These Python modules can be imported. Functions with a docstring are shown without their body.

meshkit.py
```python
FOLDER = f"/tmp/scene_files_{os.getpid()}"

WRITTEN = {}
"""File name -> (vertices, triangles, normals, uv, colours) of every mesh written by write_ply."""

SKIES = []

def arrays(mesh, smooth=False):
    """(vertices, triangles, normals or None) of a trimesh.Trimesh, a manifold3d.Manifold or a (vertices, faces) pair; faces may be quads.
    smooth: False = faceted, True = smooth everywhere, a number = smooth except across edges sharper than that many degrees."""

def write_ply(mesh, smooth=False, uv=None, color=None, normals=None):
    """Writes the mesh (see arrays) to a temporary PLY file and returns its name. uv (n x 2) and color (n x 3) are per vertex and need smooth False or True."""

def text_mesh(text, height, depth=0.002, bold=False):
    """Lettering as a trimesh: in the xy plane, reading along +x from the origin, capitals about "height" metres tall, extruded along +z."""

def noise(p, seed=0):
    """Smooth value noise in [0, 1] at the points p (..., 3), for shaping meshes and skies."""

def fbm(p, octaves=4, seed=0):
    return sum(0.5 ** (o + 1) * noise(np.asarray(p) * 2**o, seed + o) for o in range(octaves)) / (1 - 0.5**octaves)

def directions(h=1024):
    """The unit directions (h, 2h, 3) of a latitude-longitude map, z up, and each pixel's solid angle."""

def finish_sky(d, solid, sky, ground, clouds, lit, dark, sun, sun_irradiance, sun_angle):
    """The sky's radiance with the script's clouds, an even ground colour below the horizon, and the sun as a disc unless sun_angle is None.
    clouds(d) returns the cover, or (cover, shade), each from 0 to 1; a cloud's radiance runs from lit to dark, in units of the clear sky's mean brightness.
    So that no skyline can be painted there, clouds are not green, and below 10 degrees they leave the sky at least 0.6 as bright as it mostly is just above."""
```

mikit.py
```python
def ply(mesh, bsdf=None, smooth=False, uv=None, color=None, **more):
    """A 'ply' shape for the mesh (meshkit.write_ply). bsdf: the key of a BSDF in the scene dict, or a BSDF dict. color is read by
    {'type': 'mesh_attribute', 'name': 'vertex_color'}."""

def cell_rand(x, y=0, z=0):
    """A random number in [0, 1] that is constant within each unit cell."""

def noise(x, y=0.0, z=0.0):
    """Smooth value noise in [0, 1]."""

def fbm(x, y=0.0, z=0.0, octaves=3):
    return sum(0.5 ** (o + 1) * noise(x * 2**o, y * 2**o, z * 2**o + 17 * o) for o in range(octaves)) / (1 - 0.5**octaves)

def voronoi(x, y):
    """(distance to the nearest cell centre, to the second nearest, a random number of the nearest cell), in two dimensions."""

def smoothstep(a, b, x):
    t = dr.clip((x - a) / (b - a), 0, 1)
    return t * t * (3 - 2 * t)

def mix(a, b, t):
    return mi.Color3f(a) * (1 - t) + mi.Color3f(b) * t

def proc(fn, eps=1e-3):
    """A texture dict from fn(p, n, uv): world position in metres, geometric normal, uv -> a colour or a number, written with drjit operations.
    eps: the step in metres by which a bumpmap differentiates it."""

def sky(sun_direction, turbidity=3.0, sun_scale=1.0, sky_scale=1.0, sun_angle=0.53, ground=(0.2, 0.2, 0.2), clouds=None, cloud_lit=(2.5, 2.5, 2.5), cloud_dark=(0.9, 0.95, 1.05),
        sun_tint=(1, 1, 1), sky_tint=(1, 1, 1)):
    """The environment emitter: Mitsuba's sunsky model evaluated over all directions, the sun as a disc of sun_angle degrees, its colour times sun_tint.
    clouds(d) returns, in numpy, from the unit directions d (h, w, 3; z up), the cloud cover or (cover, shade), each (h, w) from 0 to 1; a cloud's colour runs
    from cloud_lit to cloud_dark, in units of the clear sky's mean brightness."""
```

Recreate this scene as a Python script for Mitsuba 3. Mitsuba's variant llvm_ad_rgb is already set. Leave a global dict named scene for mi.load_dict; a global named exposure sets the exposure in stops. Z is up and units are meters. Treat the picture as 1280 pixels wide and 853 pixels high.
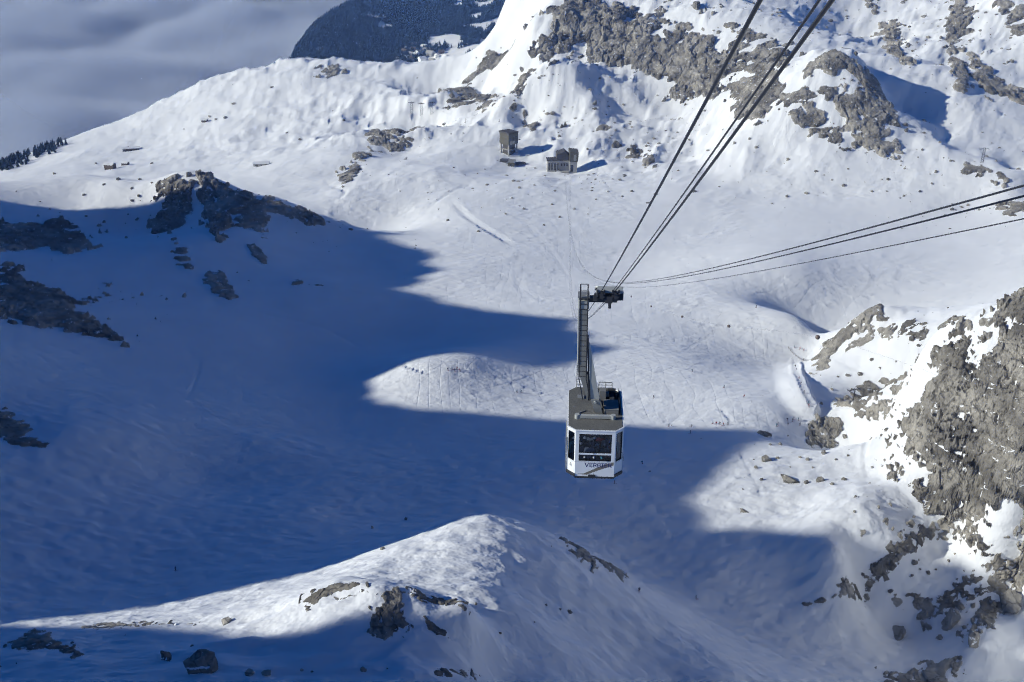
import math, random
import numpy as np, trimesh, drjit as dr, mitsuba as mi, mikit, meshkit
from scipy.interpolate import RBFInterpolator
from scipy import ndimage
from mikit import proc, cell_rand, noise, fbm, voronoi, smoothstep, mix, ply
T = mi.ScalarTransform4f
scene, labels = {}, {}
# ------------------------------------------------------------------ camera, sky and sun, exposure
PITCH = math.radians(25.5)
scene['camera'] = {'type': 'perspective', 'fov': 2 * math.degrees(math.atan(640 / 1372)), 'fov_axis': 'x', 'near_clip': 0.5, 'far_clip': 40000.0,
                   'to_world': T().look_at(origin=[0, 0, 0], target=[0, math.cos(PITCH), -math.sin(PITCH)], up=[0, 0, 1])}
SUN_AZ, SUN_EL = math.radians(10), math.radians(24)
SUN = np.array([-math.cos(SUN_EL) * math.cos(SUN_AZ), -math.cos(SUN_EL) * math.sin(SUN_AZ), math.sin(SUN_EL)])
scene['sky'] = mikit.sky(SUN.tolist(), turbidity=2.5, sky_scale=0.29, sky_tint=(0.05, 0.62, 1.6), sun_tint=(0.66, 0.88, 1.36), ground=(0.3, 0.34, 0.42))
exposure = 2.2
# ------------------------------------------------------------------ materials of the land
def snow_colour(p, n, uv):
    g = fbm(p.x * .05, p.y * .05, 0, 3)
    return mix((.70, .71, .72), (.77, .78, .79), g)
def snow_relief(p, n, uv):
    wind = fbm(p.x * .16, p.y * .30, p.z * .2, 4) + fbm(p.x * .9, p.y * 1.5, p.z, 2) * .22
    # ski tracks: two families of winding lines, only where people ski
    w1 = p.x + 26 * fbm(p.x * .012, p.y * .012, 3, 3); w2 = p.x * .55 - p.y * .6 + 30 * fbm(p.x * .014 + 9, p.y * .014, 5, 3)
    def lines(w, s):
        k = cell_rand(dr.floor(w / s), 3); f = dr.abs(w / s - dr.floor(w / s) - .3 - .4 * k)
        return smoothstep(.06, .02, f) * smoothstep(.3, .6, noise(p.x * .011, p.y * .011, dr.floor(w / s)))
    return wind - smoothstep(430, 520, p.y) * (.10 * lines(w1, 5.5) + .09 * lines(w2, 8.0))
scene['snow'] = {'type': 'twosided', 'b': {'type': 'bumpmap', 'arbitrary': proc(snow_relief, eps=.12), 'scale': 1.25,
                                           'bsdf': {'type': 'principled', 'base_color': proc(snow_colour), 'roughness': .75, 'specular': .25}}}
def rock_colour(p, n, uv):
    a = fbm(p.x * .05, p.y * .05, p.z * .09, 4); b = fbm(p.x * .9, p.y * .9, p.z * 1.4, 3); k = fbm(p.x * .35 + p.z * .2, p.y * .35, p.z * .12, 3)
    c = mix((.122, .112, .096), (.325, .303, .262), smoothstep(.25, .75, a)) * (.5 + .55 * b + .45 * k)
    crack = dr.abs(fbm(p.x * .16 + p.z * .1, p.y * .16, p.z * .07, 4) - .5)
    c = c * (.45 + .55 * smoothstep(.0, .03, crack))
    lodged = fbm(p.x * .28, p.y * .28, p.z * .55, 4) + .25 * (noise(p.x * 1.9, p.y * 1.9, p.z * 2.4) - .5)         # snow that clings in patches
    return dr.select(lodged > .755, mi.Color3f(.78, .79, .80), c)
def rock_relief(p, n, uv):
    return fbm(p.x * .45, p.y * .45, p.z * .22, 4) + .5 * dr.abs(fbm(p.x * .22, p.y * .22, p.z * .35, 3) - .5)
scene['rock'] = {'type': 'twosided', 'b': {'type': 'bumpmap', 'arbitrary': proc(rock_relief, eps=.1), 'scale': 1.6,
                                           'bsdf': {'type': 'principled', 'base_color': proc(rock_colour), 'roughness': .85, 'specular': .2}}}
# ------------------------------------------------------------------ the land: heights in metres from the summit terrace, x to the right, y away
CP = np.array([[float(q) for q in t.split(',')] for t in """0,1090,-349;0,1010,-348;0,933,-344;0,840,-338;0,755,-329;0,680,-320;19,585,-308;-18,531,-299;0.0,482,-290.3;22.7,440,-282.6;43.4,415,-283.6;56.0,395,-286.7;88.5,380,-288.2;121.4,375,-288.5;82.6,345,-289.0;102.4,300,-277.5;65.8,267,-247.0;136.4,350,-301.4;152.7,383,-303.2;106,845,-340;187,930,-343;280,1020,-343;393,1010,-340;446,900,-332;332,830,-334;227,800,-328;149,715,-324;207,720,-327;108,630,-314;150,590,-310;93,530,-299;121.9,480,-289.1;115.4,430,-284.9;87.2,415,-287.9;130.3,415,-283.6;153.3,398,-276.1;137.8,378,-278.4;146.3,480,-289.1;168.9,475,-286.1;166.8,425,-277.2;150,530,-299;48.8,480,-289.1;-52,835,-336;-76,800,-335;-109,715,-324;-57,584,-293;-38,590,-292;-24,590,-294;-19,583,-298;0,582,-304;-19,566,-300;-79,562,-301;-64,549,-299;-43,662,-320;-75,664,-324;-92,592,-306;-102,505,-294;-123,630,-314;-105,840,-338;-58,935,-345;-116,935,-345;31,645,-315;69,715,-324;-59,1120,-354;52,1150,-355;83,1100,-352;107,1190,-359;57,1215,-366;0,1290,-366;-36,1200,-361;20,1340,-359;61,1380,-347;158,1100,-348;140,1160,-355;-64,1050,-353;-24,1065,-350;16,1040,-351;52,1430,-312;101,1365,-343;152,1270,-357;126,1435,-329;184,1390,-349;197,1250,-361;231,1300,-346;160,1475,-311;108,1492,-307;34,1480,-302;64,1490,-288;83,1480,-294;11,1450,-322;0,1400,-341;56,1570,-287;133,1540,-298;220,1440,-320;59,1660,-249;140,1660,-244;237,1600,-245;297,1490,-251;307,1370,-284;334,1290,-254;364,1560,-247;300,1640,-237;196,1760,-219;425,1680,-243;460,1850,-194;0,1900,-237;328,1300,-260;359,1250,-237;384,1240,-248;407,1215,-270;419,1170,-298;451,1120,-312;480,1085,-316;486,1035,-320;493,980,-326;529,960,-330;198,1090,-345;253,1075,-344;330,1060,-339;401,1035,-334;450,1020,-335;316,1190,-299;356,1180,-297;386,1125,-317;272,1230,-309;257,1350,-319;343,1120,-320;491,1180,-321;506,1130,-316;463,1195,-305;513,1090,-318;534,1060,-319;463,1270,-289;480,1600,-287;554,1520,-272;623,1430,-256;602,1290,-296;728,1500,-217;622,1740,-240;506,1760,-243;682,1590,-230;649,1240,-312;517,1265,-290;-570,1080,-331;-517,1070,-333;-472,1060,-327;-425,1045,-318;-380,1030,-315;-332,1000,-311;-298,990,-299;-265,985,-312;-231,980,-319;-193,970,-329;-155,962,-342;-127,968,-349;-411,1000,-328;-463,948,-320;-338,955,-339;-394,952,-331;-369,885,-323;-418,845,-311;-292,955,-323;-235,900,-317;-196,910,-328;-157,920,-339;-328,710,-285;-319,630,-269;-267,620,-276;-263,765,-301;-250,830,-306;-208,780,-313;-190,840,-323;-145,765,-320;-175,640,-302;-212,595,-286;-232,525,-266;-265,510,-249;-226.0,420,-244.7;-192.9,425,-247.6;-174.4,475,-267.6;-149,530,-289;-114.2,465,-280.0;-142.4,425,-272.9;-168.4,400,-256.9;-198.4,358,-237.2;-180.5,316,-236.2;-160.7,336,-243.8;-129.6,330,-246.6;-103.9,345,-250.4;-87.3,385,-263.1;-71.0,435,-279.3;-48.8,400,-273.3;-64.1,298,-226.6;-82.0,293,-228.4;-115.2,287,-232.4;-131.7,265,-222.0;-161.7,275,-228.7;-53.5,300,-224.2;-92.5,452,-281.2;-67.4,385,-267.1;-928,1700,-544;-856,1780,-533;-747,1830,-494;-629,1860,-456;-519,1880,-410;-437,1890,-392;-327,1890,-377;-215,1860,-381;-106,1840,-369;-40,1840,-358;-290,1650,-390;-411,1640,-412;-539,1650,-446;-168,1640,-376;-253,1420,-389;-139,1330,-379;-181,1080,-365;-159,1100,-361;-80,1180,-355;-139,1150,-359;-194,1230,-370;-289,1330,-385;-340,1330,-395;-470,1420,-424;-601,1480,-445;-698,1520,-461;-190,1140,-365;-87,1480,-372;-176,1400,-369;-135,1410,-363;-98,1390,-368;-77,1290,-365;-193,1290,-368;-91,1600,-367;-56,1590,-355;-32,1560,-360;-19,1410,-354;-43,1450,-364;-76,1470,-369;10,1400,-352;0,1620,-313;-23,1590,-336;-73,1690,-360;18,1700,-287;0,1800,-273;-42.3,298,-217.5;-32.0,302,-216.6;-21.3,304,-213.2;-10.7,305,-211.0;0.0,307,-214.0;10.9,309,-220.3;19.4,313,-227.8;31.6,322,-241.0;43.8,336,-258.9;-9.9,277,-207.0;-33.7,268,-206.2;-18.4,254,-201.1;-9.3,256,-202.7;-53.7,285,-216.8;-8.9,242,-199.9;-56.6,240,-190.6;-49.6,239,-186.5;-42.8,237,-184.5;-35.9,234,-182.4;-31.5,232,-182.4;-25.3,233,-184.2;-16.8,231,-186.6;-10.9,229,-188.1;-31.3,218,-186.4;-42.5,219,-186.0;-65.1,227,-193.3;-55.0,231,-189.5;-16.4,222,-189.1;-68.1,214,-189.9;-113.2,224,-198.7;-125.6,207,-191.5;-83.9,201,-185.9;-45.7,201,-185.9;-17.5,205,-189.6;-8.5,228,-199.0;-134.4,246,-210.4;202,500,-263;208.8,480,-226.2;223.9,475,-213.3;236.4,470,-201.3;254.7,470,-190.9;186.4,462,-269.2;180.5,432,-273.1;201.9,435,-236.8;224.1,430,-214.2;212.5,392,-236.1;199.7,415,-266.5;199.4,402,-291.7;218.2,385,-279.4;181.1,401,-291.0;159.4,385,-297.1;186.0,380,-300.9;213.5,366,-296.0;194.5,350,-299.3;208.0,346,-310.3;163.7,332,-307.1;165.9,370,-314.2;228.5,380,-228.8;228.1,360,-269.1;207.5,342,-316.3;198,500,-294;176.4,435,-279.3;206,665,-332;216,655,-309;227,645,-289;235,640,-284;250,625,-282;268,610,-274;277,590,-260;233,600,-288;222,535,-264;219,610,-304;196,578,-309;206,540,-294;176,540,-304;35,1530,-322;66,1540,-308;86,1530,-314;343,1360,-274;376,1310,-251;403,1300,-262;427,1275,-284;440,1230,-312;475,1180,-326;506,1145,-326;514,1095,-330;523,1040,-336;562,1020,-340;-602,1140,-357;-546,1130,-359;-499,1120,-353;-450,1105,-344;-403,1090,-341;-352,1060,-337;-316,1050,-325;-281,1045,-338;-245,1040,-345;-205,1030,-355;-165,1022,-368;-135,1028,-375;-988,1810,-619;-909,1890,-608;-792,1940,-569;-666,1970,-531;-549,1990,-485;-463,2000,-467;-346,2000,-452;-228,1970,-456;-112,1950,-444;-42,1950,-433;-185,1470,-397;-142,1480,-391;-103,1460,-396;-94,1660,-402;-58,1650,-390;-33,1620,-395;-47.1,332,-241.5;-35.6,336,-240.6;-23.7,338,-237.2;-11.9,339,-235.0;0.0,341,-238.0;12.1,343,-244.3;21.5,347,-251.8;35.0,356,-265.0;48.3,370,-282.9;-59.9,254,-201.6;-52.5,253,-197.5;-45.3,251,-195.5;-38.0,248,-193.4;-33.4,246,-193.4;-26.9,247,-195.2;-17.9,245,-197.6;-11.6,243,-199.1;218,540,-318;226,520,-281;243,515,-268;257,510,-256;276,510,-246;224,725,-367;236,715,-344;248,705,-324;257,700,-319;274,685,-317;294,670,-309;305,650,-295;0.0,0,-22.0;0.0,60,-85.0;0.0,120,-140.0;0.0,150,-153.0;110.0,60,-95.0;140.0,120,-140.0;110.0,160,-160.0;-110.0,60,-95.0;-120.0,130,-165.0;-110.0,160,-170.0;280.0,240,-150.0;330.0,420,-130.0;-100.0,-100,-40.0;100.0,-100,-40.0;0.0,-300,-60.0;400.0,0,-120.0;-400.0,-100,-150.0;-330.0,400,-190.0;-400,560,-225;-500,760,-260;-640,1000,-290;-800,1500,-480;620,1000,-300;900,1700,-330;560,700,-230;-250.0,250,-195.0;-1400,1500,-600;-1200,700,-330;1400,1200,-250;1200.0,300,-200.0;-1200.0,-200,-300.0;900,2600,-60;450,2600,-120;150,2600,-420;-1400,2250,-900;-1000,2250,-820;-650,2250,-740;-350,2250,-660;-100,2250,-560;-1500,2700,-1200;-900,2700,-1150;-400,2700,-1000;-50,2750,-780;-950,2080,-720;-700,2080,-660;-500,2080,-610;-330,2080,-580;-180,2060,-530;10.0,222,-210.4;10.0,246,-213.6;10.0,270,-216.7;24.0,222,-221.4;24.0,246,-224.5;24.0,270,-227.6;40.0,222,-233.8;40.0,246,-237.0;40.0,270,-240.1;58.0,222,-247.9;58.0,246,-251.0""".split(';')])
_rbf = RBFInterpolator(CP[:, :2] / 1000, CP[:, 2], kernel='thin_plate_spline', smoothing=1e-7)
NA, NY = 860, 900
def spread(lo, hi, n, f):                      # n values from lo to hi, their density following f
    t = np.linspace(lo, hi, 4000); c = np.concatenate([[0], np.cumsum((f(t[1:]) + f(t[:-1])) / 2)])
    return np.interp(np.linspace(0, c[-1], n), c, t)
A = spread(-4.5, 2.6, NA, lambda a: 1 / (1 + (np.maximum(0, np.abs(a) - 0.58) * 10) ** 1.5))    # slope x / y of each column of the grid
Y = spread(70, 2800, NY, lambda y: (1 / np.maximum(y, 190)) ** 1.6)                                # its rows: fine near, coarse far
GX, GY = A[None, :] * Y[:, None], np.repeat(Y[:, None], NA, 1)
def N(x, y, s, seed=0, oct=4, sx=1.0):
    """fractal noise about 0, of wavelength s metres"""
    return meshkit.fbm(np.stack([x / s / sx, y / s, np.full(np.shape(x), seed * 7.3)], -1), oct, seed) * 2 - 1
def blob(x, y, cx, cy, rx, ry):
    return np.exp(-(((x - cx) / rx) ** 2 + ((y - cy) / ry) ** 2))
def ramp(a, b, v):
    t = np.clip((v - a) / (b - a), 0, 1); return t * t * (3 - 2 * t)
k = 6                                           # the smooth land on every sixth line of the grid, refined by cubic interpolation
ia, iy = np.linspace(0, NA - 1, NA // k), np.linspace(0, NY - 1, NY // k)
ca, cy = np.interp(ia, np.arange(NA), A), np.interp(iy, np.arange(NY), Y)
cx = ca[None] * cy[:, None]
CZ = _rbf(np.stack([cx, np.repeat(cy[:, None], len(ca), 1)], -1).reshape(-1, 2) / 1000).reshape(cx.shape)
GZ = ndimage.map_coordinates(CZ, np.meshgrid(np.linspace(0, len(cy) - 1, NY), np.linspace(0, len(ca) - 1, NA), indexing='ij'), order=3, mode='nearest')
# relief: the broken knolls and ridges are rough, the glacier bowl is smooth
ROUGH = [(-60, 1560, 170, 130, 1.0), (60, 1440, 110, 110, 1.0), (130, 1280, 120, 70, .8), (-130, 1400, 130, 70, .9), (260, 1250, 160, 130, .9), (420, 1160, 160, 110, .45), (100, 1600, 250, 110, 1.0),
         (600, 1480, 250, 260, .9), (-260, 960, 130, 60, .8), (-190, 975, 80, 22, .5), (250, 630, 60, 60, .9), (200, 440, 45, 70, .9), (-380, 1880, 520, 60, .6), (-100, 1850, 200, 60, .6), (-380, 1900, 500, 160, .2), (30, 1150, 90, 50, .35), (-330, 1600, 300, 250, .45),
         (-150, 1150, 90, 90, .4), (0, 300, 60, 25, .1), (-45, 236, 22, 9, .28)]
R = sum(w * blob(GX, GY, cx_, cy_, rx, ry) for cx_, cy_, rx, ry, w in ROUGH).clip(0, 1)
far = ramp(900, 1500, GY)
ridged = 1 - np.abs(N(GX, GY, 70, 3, 5))
GZ += R * ((ridged - .62) * (15 + 10 * far) + N(GX, GY, 24, 5, 5) * (2.8 + 5.0 * far) + (.5 - np.abs(N(GX - GY * .4, GY, 26, 6, 4, sx=.6))) * (1.5 + 3.5 * far))
GZ += (1 - R) * (N(GX, GY, 90, 7, 3) * (.9 + 4 * far) + N(GX, GY, 18, 8, 3) * (.22 + .9 * far) + far * (.5 - np.abs(N(GX * .8 + GY * .5, GY, 34, 9, 3, sx=.7))) * 3.0 * ramp(-.2, .3, N(GX, GY, 160, 10, 2)))
# wind-cut snow and skied-out bumps on the near slopes
near = 1 - ramp(340, 640, GY)
patch = ramp(-.15, .35, N(GX, GY, 60, 11, 3))
GZ += near * ((.25 + patch) * N(GX, GY, 6.5, 12, 2, sx=2.2) * 1.6 + N(GX, GY, 3.0, 13, 3, sx=1.7) * .85)
GZ += (1 - ramp(225, 330, GY)) * (N(GX, GY, 17, 16, 3, sx=1.5) * 2.4 + (.5 - np.abs(N(GX, GY, 30, 17, 3))) * 1.8)
mid = ramp(420, 620, GY) * (1 - ramp(900, 1300, GY))
GZ += mid * N(GX, GY, 9, 14, 3, sx=1.6) * .35 * (.4 + ramp(-.1, .4, N(GX, GY, 120, 15, 3)))
GZ += 2.4 * blob(GX, GY, 0, 249, 7, 4) + 1.6 * blob(GX, GY, -10, 236, 8, 4)
# pistes, tracks and cat roads cut into the snow: width, depth | line
def line_dist(x, y, P):
    best, tt, side = np.full(x.shape, 1e9), np.zeros(x.shape), np.zeros(x.shape)
    cum = np.concatenate([[0], np.cumsum(np.hypot(*np.diff(P, axis=0).T))])
    for k_ in range(len(P) - 1):
        (x0, y0), (x1, y1) = P[k_], P[k_ + 1]
        dx, dy = x1 - x0, y1 - y0; l2 = dx * dx + dy * dy
        t = np.clip(((x - x0) * dx + (y - y0) * dy) / l2, 0, 1); d = np.hypot(x - x0 - t * dx, y - y0 - t * dy)
        m = d < best
        best = np.where(m, d, best); tt = np.where(m, (cum[k_] + t * math.sqrt(l2)) / cum[-1], tt); side = np.where(m, np.sign(dx * (y - y0) - dy * (x - x0)), side)
    return best, tt, side
def spline(P, n=40):
    from scipy.interpolate import CubicSpline
    t = np.concatenate([[0], np.cumsum(np.hypot(*np.diff(P, axis=0).T))])
    return CubicSpline(t, P)(np.linspace(0, t[-1], n))
def carve(P, reach, fn):
    """adds fn(distance, share of the way, side) to the ground within reach of the line P"""
    (x0, y0), (x1, y1) = P.min(0) - reach, P.max(0) + reach
    r0, r1 = np.searchsorted(Y, [y0, y1])
    sub = (slice(r0, r1),)
    m = (GX[sub] > x0) & (GX[sub] < x1)
    d, t, s = line_dist(GX[sub][m], GY[sub][m], P)
    GZ[sub][m] += np.where(d < reach, fn(d, t, s), 0)
CUTS = """5,-1.1|-66.0,1086.0 -59.1,1062.1 -47.1,1026.3 -30.2,980.4 -13.2,946.1 3.5,903.1
4,-0.9|-34.7,1148.6 -53.5,1121.3 -70.5,1090.9 -84.1,1070.7 -106.5,1071.7 -138.8,1082.3 -158.4,1094.9
4,-0.9|-206.7,1207.9 -188.2,1150.5 -179.0,1111.5 -189.0,1098.5 -205.5,1107.2
2.2,-0.5|186.0,528.4 189.2,521.6 191.1,516.2 172.0,459.6 169.4,446.9 169.0,431.5
1.4,-0.3|115.7,487.3 115.2,460.9 116.1,440.7 116.8,424.1
1.8,-0.5|116.5,541.3 117.7,526.4 119.9,512.6
3,-0.8|-195.2,706.7 -171.7,694.2 -141.8,694.0 -117.0,692.7 -89.2,681.5
3,-0.8|-160.9,694.2 -136.0,691.9 -118.2,682.1 -97.7,662.0
1.6,-0.25|100.1,630.7 125.7,676.0 147.4,699.7 181.1,707.7 235.5,781.4
2,-0.3|0.0,831.2 12.4,786.5 29.8,748.5
2,-0.3|-26.9,860.1 0.0,816.3 9.2,770.1
2.5,-0.3|-8.0,1052.8 40.8,870.4 50.4,799.0
1.8,0.5|-38.0,582.1 -23.8,581.7 0.0,577.3 28.0,562.7
2,-0.8|-67.6,592.1 -56.7,578.1 -44.4,569.9
1.5,-0.3|-189.2,598.0 -180.3,558.0 -172.9,509.0"""
for line in CUTS.split('\n'):
    wd, pts = line.split('|'); w_, d_ = (float(q) for q in wd.split(','))
    P = spline(np.array([[float(q) for q in t.split(',')] for t in pts.split(' ')]))
    carve(P, w_ * 3, lambda d, t, s: d_ * (1 - ramp(.35 * w_, .75 * w_, d)) * ramp(0, .3, t) * ramp(1, .8, t) - d_ * .25 * np.exp(-((d - w_ * .95) / (.35 * w_)) ** 2) * ramp(0, .3, t) * ramp(1, .8, t))
# the raised lane of the moving carpet, with a steep bank on its right
carve(np.array([[193.5, 670.8], [180.2, 617.4], [170.4, 569.9], [168.6, 551.9], [169.7, 543.0]]), 22,
      lambda d, t, s: (1.2 + 4.2 * ramp(.25, .95, t)) * (1 - ramp(3.0, np.where(s < 0, 16, 4.8), d)) * ramp(0, .1, t) + .7 * np.exp(-((d - 3.0) / .8) ** 2))
def height(x, y):
    """the finished ground under arrays of points (inside the grid)"""
    x, y = np.asarray(x, float), np.asarray(y, float)
    fa, fy = np.interp(x / y, A, np.arange(NA)), np.interp(y, Y, np.arange(NY))
    return ndimage.map_coordinates(GZ, [np.atleast_1d(fy), np.atleast_1d(fa)], order=1, mode='nearest').reshape(np.shape(x))
idx = np.arange(NA * NY).reshape(NY, NA)
F4 = np.stack([idx[:-1, :-1], idx[:-1, 1:], idx[1:, 1:], idx[1:, :-1]], -1).reshape(-1, 4)
scene['snow_ground'] = ply((np.stack([GX, GY, GZ], -1).reshape(-1, 3), F4), 'snow', smooth=True)
labels['snow_ground'] = {'label': 'snow covered bowl and slopes below the cable car', 'kind': 'structure'}
# the jagged arete beside the bowl, out of the picture to the left: the long shadows are its own
ARETE = np.array([[float(q) for q in t.split(',')] for t in """60,75.7;150,48.6;214,42.7;224,37.1;226,27.4;228,13.7;235,3.7;248,-5.5;263,-20.3;272,-32.0;280,-40.9;292,-56.2;301,-41.9;304,-15.5;307,34.9;309,45.2;320,48.8;335,50.9;350,51.1;356,44.9;370,32.9;379,26.2;382,21.6;386,15.2;395,18.5;407,19.2;424,29.6;445,40.6;474,53.7;482,39.9;491,25.2;513,4.3;528,-10.6;537,-23.3;555,-33.7;564,-35.4;587,-33.2;590,-14.7;594,7.8;597,12.3;610,21.1;630,35.0;647,25.4;659,31.1;675,26.4;695,30.2;702,23.2;732,5.5;761,-8.4;775,-10.4;797,-18.2;817,-7.4;828,-7.8;838,0.6;870,-2.8;882,3.9;900,2.4;923,-6.3;940,-8.9;955,-4.7;961,2.1;964,-7.5;968,-18.9;1000,-18.3;1003,-44.9;1008,-119.2;1016,-148.0;2000,-437.9""".split(';')])       # metres along it, height of its crest
ss = np.concatenate([np.arange(60, 990, 1.5), [1000, 1050, 1200]])
dd = np.concatenate([-np.geomspace(420, 1, 50), [0], np.geomspace(1, 420, 50)])
crest_z = np.interp(ss, ARETE[:, 0], ARETE[:, 1]) + (N(ss, ss * 0, 13, 21, 4) * 4.2 - .8) * ramp(330, 420, ss)
S2, D2 = np.meshgrid(ss, dd, indexing='ij')
ax = -(430 + .32 * (S2 - 100)) + D2
az = crest_z[:, None] - np.abs(D2) * .92 - np.minimum(np.abs(D2), 30) / 30 * 9 * np.abs(N(ax, S2, 60, 22, 5))
ca_, sa_ = math.cos(SUN_AZ), math.sin(SUN_AZ)
AX, AY = ca_ * ax - sa_ * S2, sa_ * ax + ca_ * S2
az = np.maximum(az, -900)
idx = np.arange(S2.size).reshape(S2.shape)
F5 = np.stack([idx[:-1, :-1], idx[1:, :-1], idx[1:, 1:], idx[:-1, 1:]], -1).reshape(-1, 4)
scene['mountain_ridge'] = ply((np.stack([AX, AY, az], -1).reshape(-1, 3), F5[:, ::-1]), 'snow', smooth=True)
labels['mountain_ridge'] = {'label': 'jagged snowy arete beside the bowl', 'kind': 'structure'}
# ------------------------------------------------------------------ rock: outcrops that break through the snow, boulders, rubble
import shapely
from scipy.spatial import cKDTree
def key(name):
    n, k_ = 0, name
    while k_ in scene or k_ in labels or any(q.startswith(k_ + '__') for q in scene):
        n += 1; k_ = f'{name}_{n:03d}'
    return k_
def grad(x, y, e=2.0):
    return (height(x + e, y) - height(x - e, y)) / (2 * e), (height(x, y + e) - height(x, y - e)) / (2 * e)
def crag(p, size, seed):
    """height of broken rock about 0 at points p: tilted facets of blocks, size metres across"""
    rng = np.random.default_rng(seed)
    lo, hi = p.min(0) - size, p.max(0) + size
    n = int(min(9000, max(12, np.prod((hi - lo)[:2]) / size ** 2 * max(1, (hi - lo)[2] / size * .35))))
    k3 = np.array([1, 1, .38])                                        # blocks stand on end, like jointed rock
    c = rng.uniform(lo, hi, (n, 3)); near = cKDTree(c * k3).query(p * k3)[1]
    return rng.uniform(-.5, .5, n)[near] + ((p - c[near]) / size * rng.normal(0, [.42, .42, .16], (n, 3))[near]).sum(1)
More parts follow.
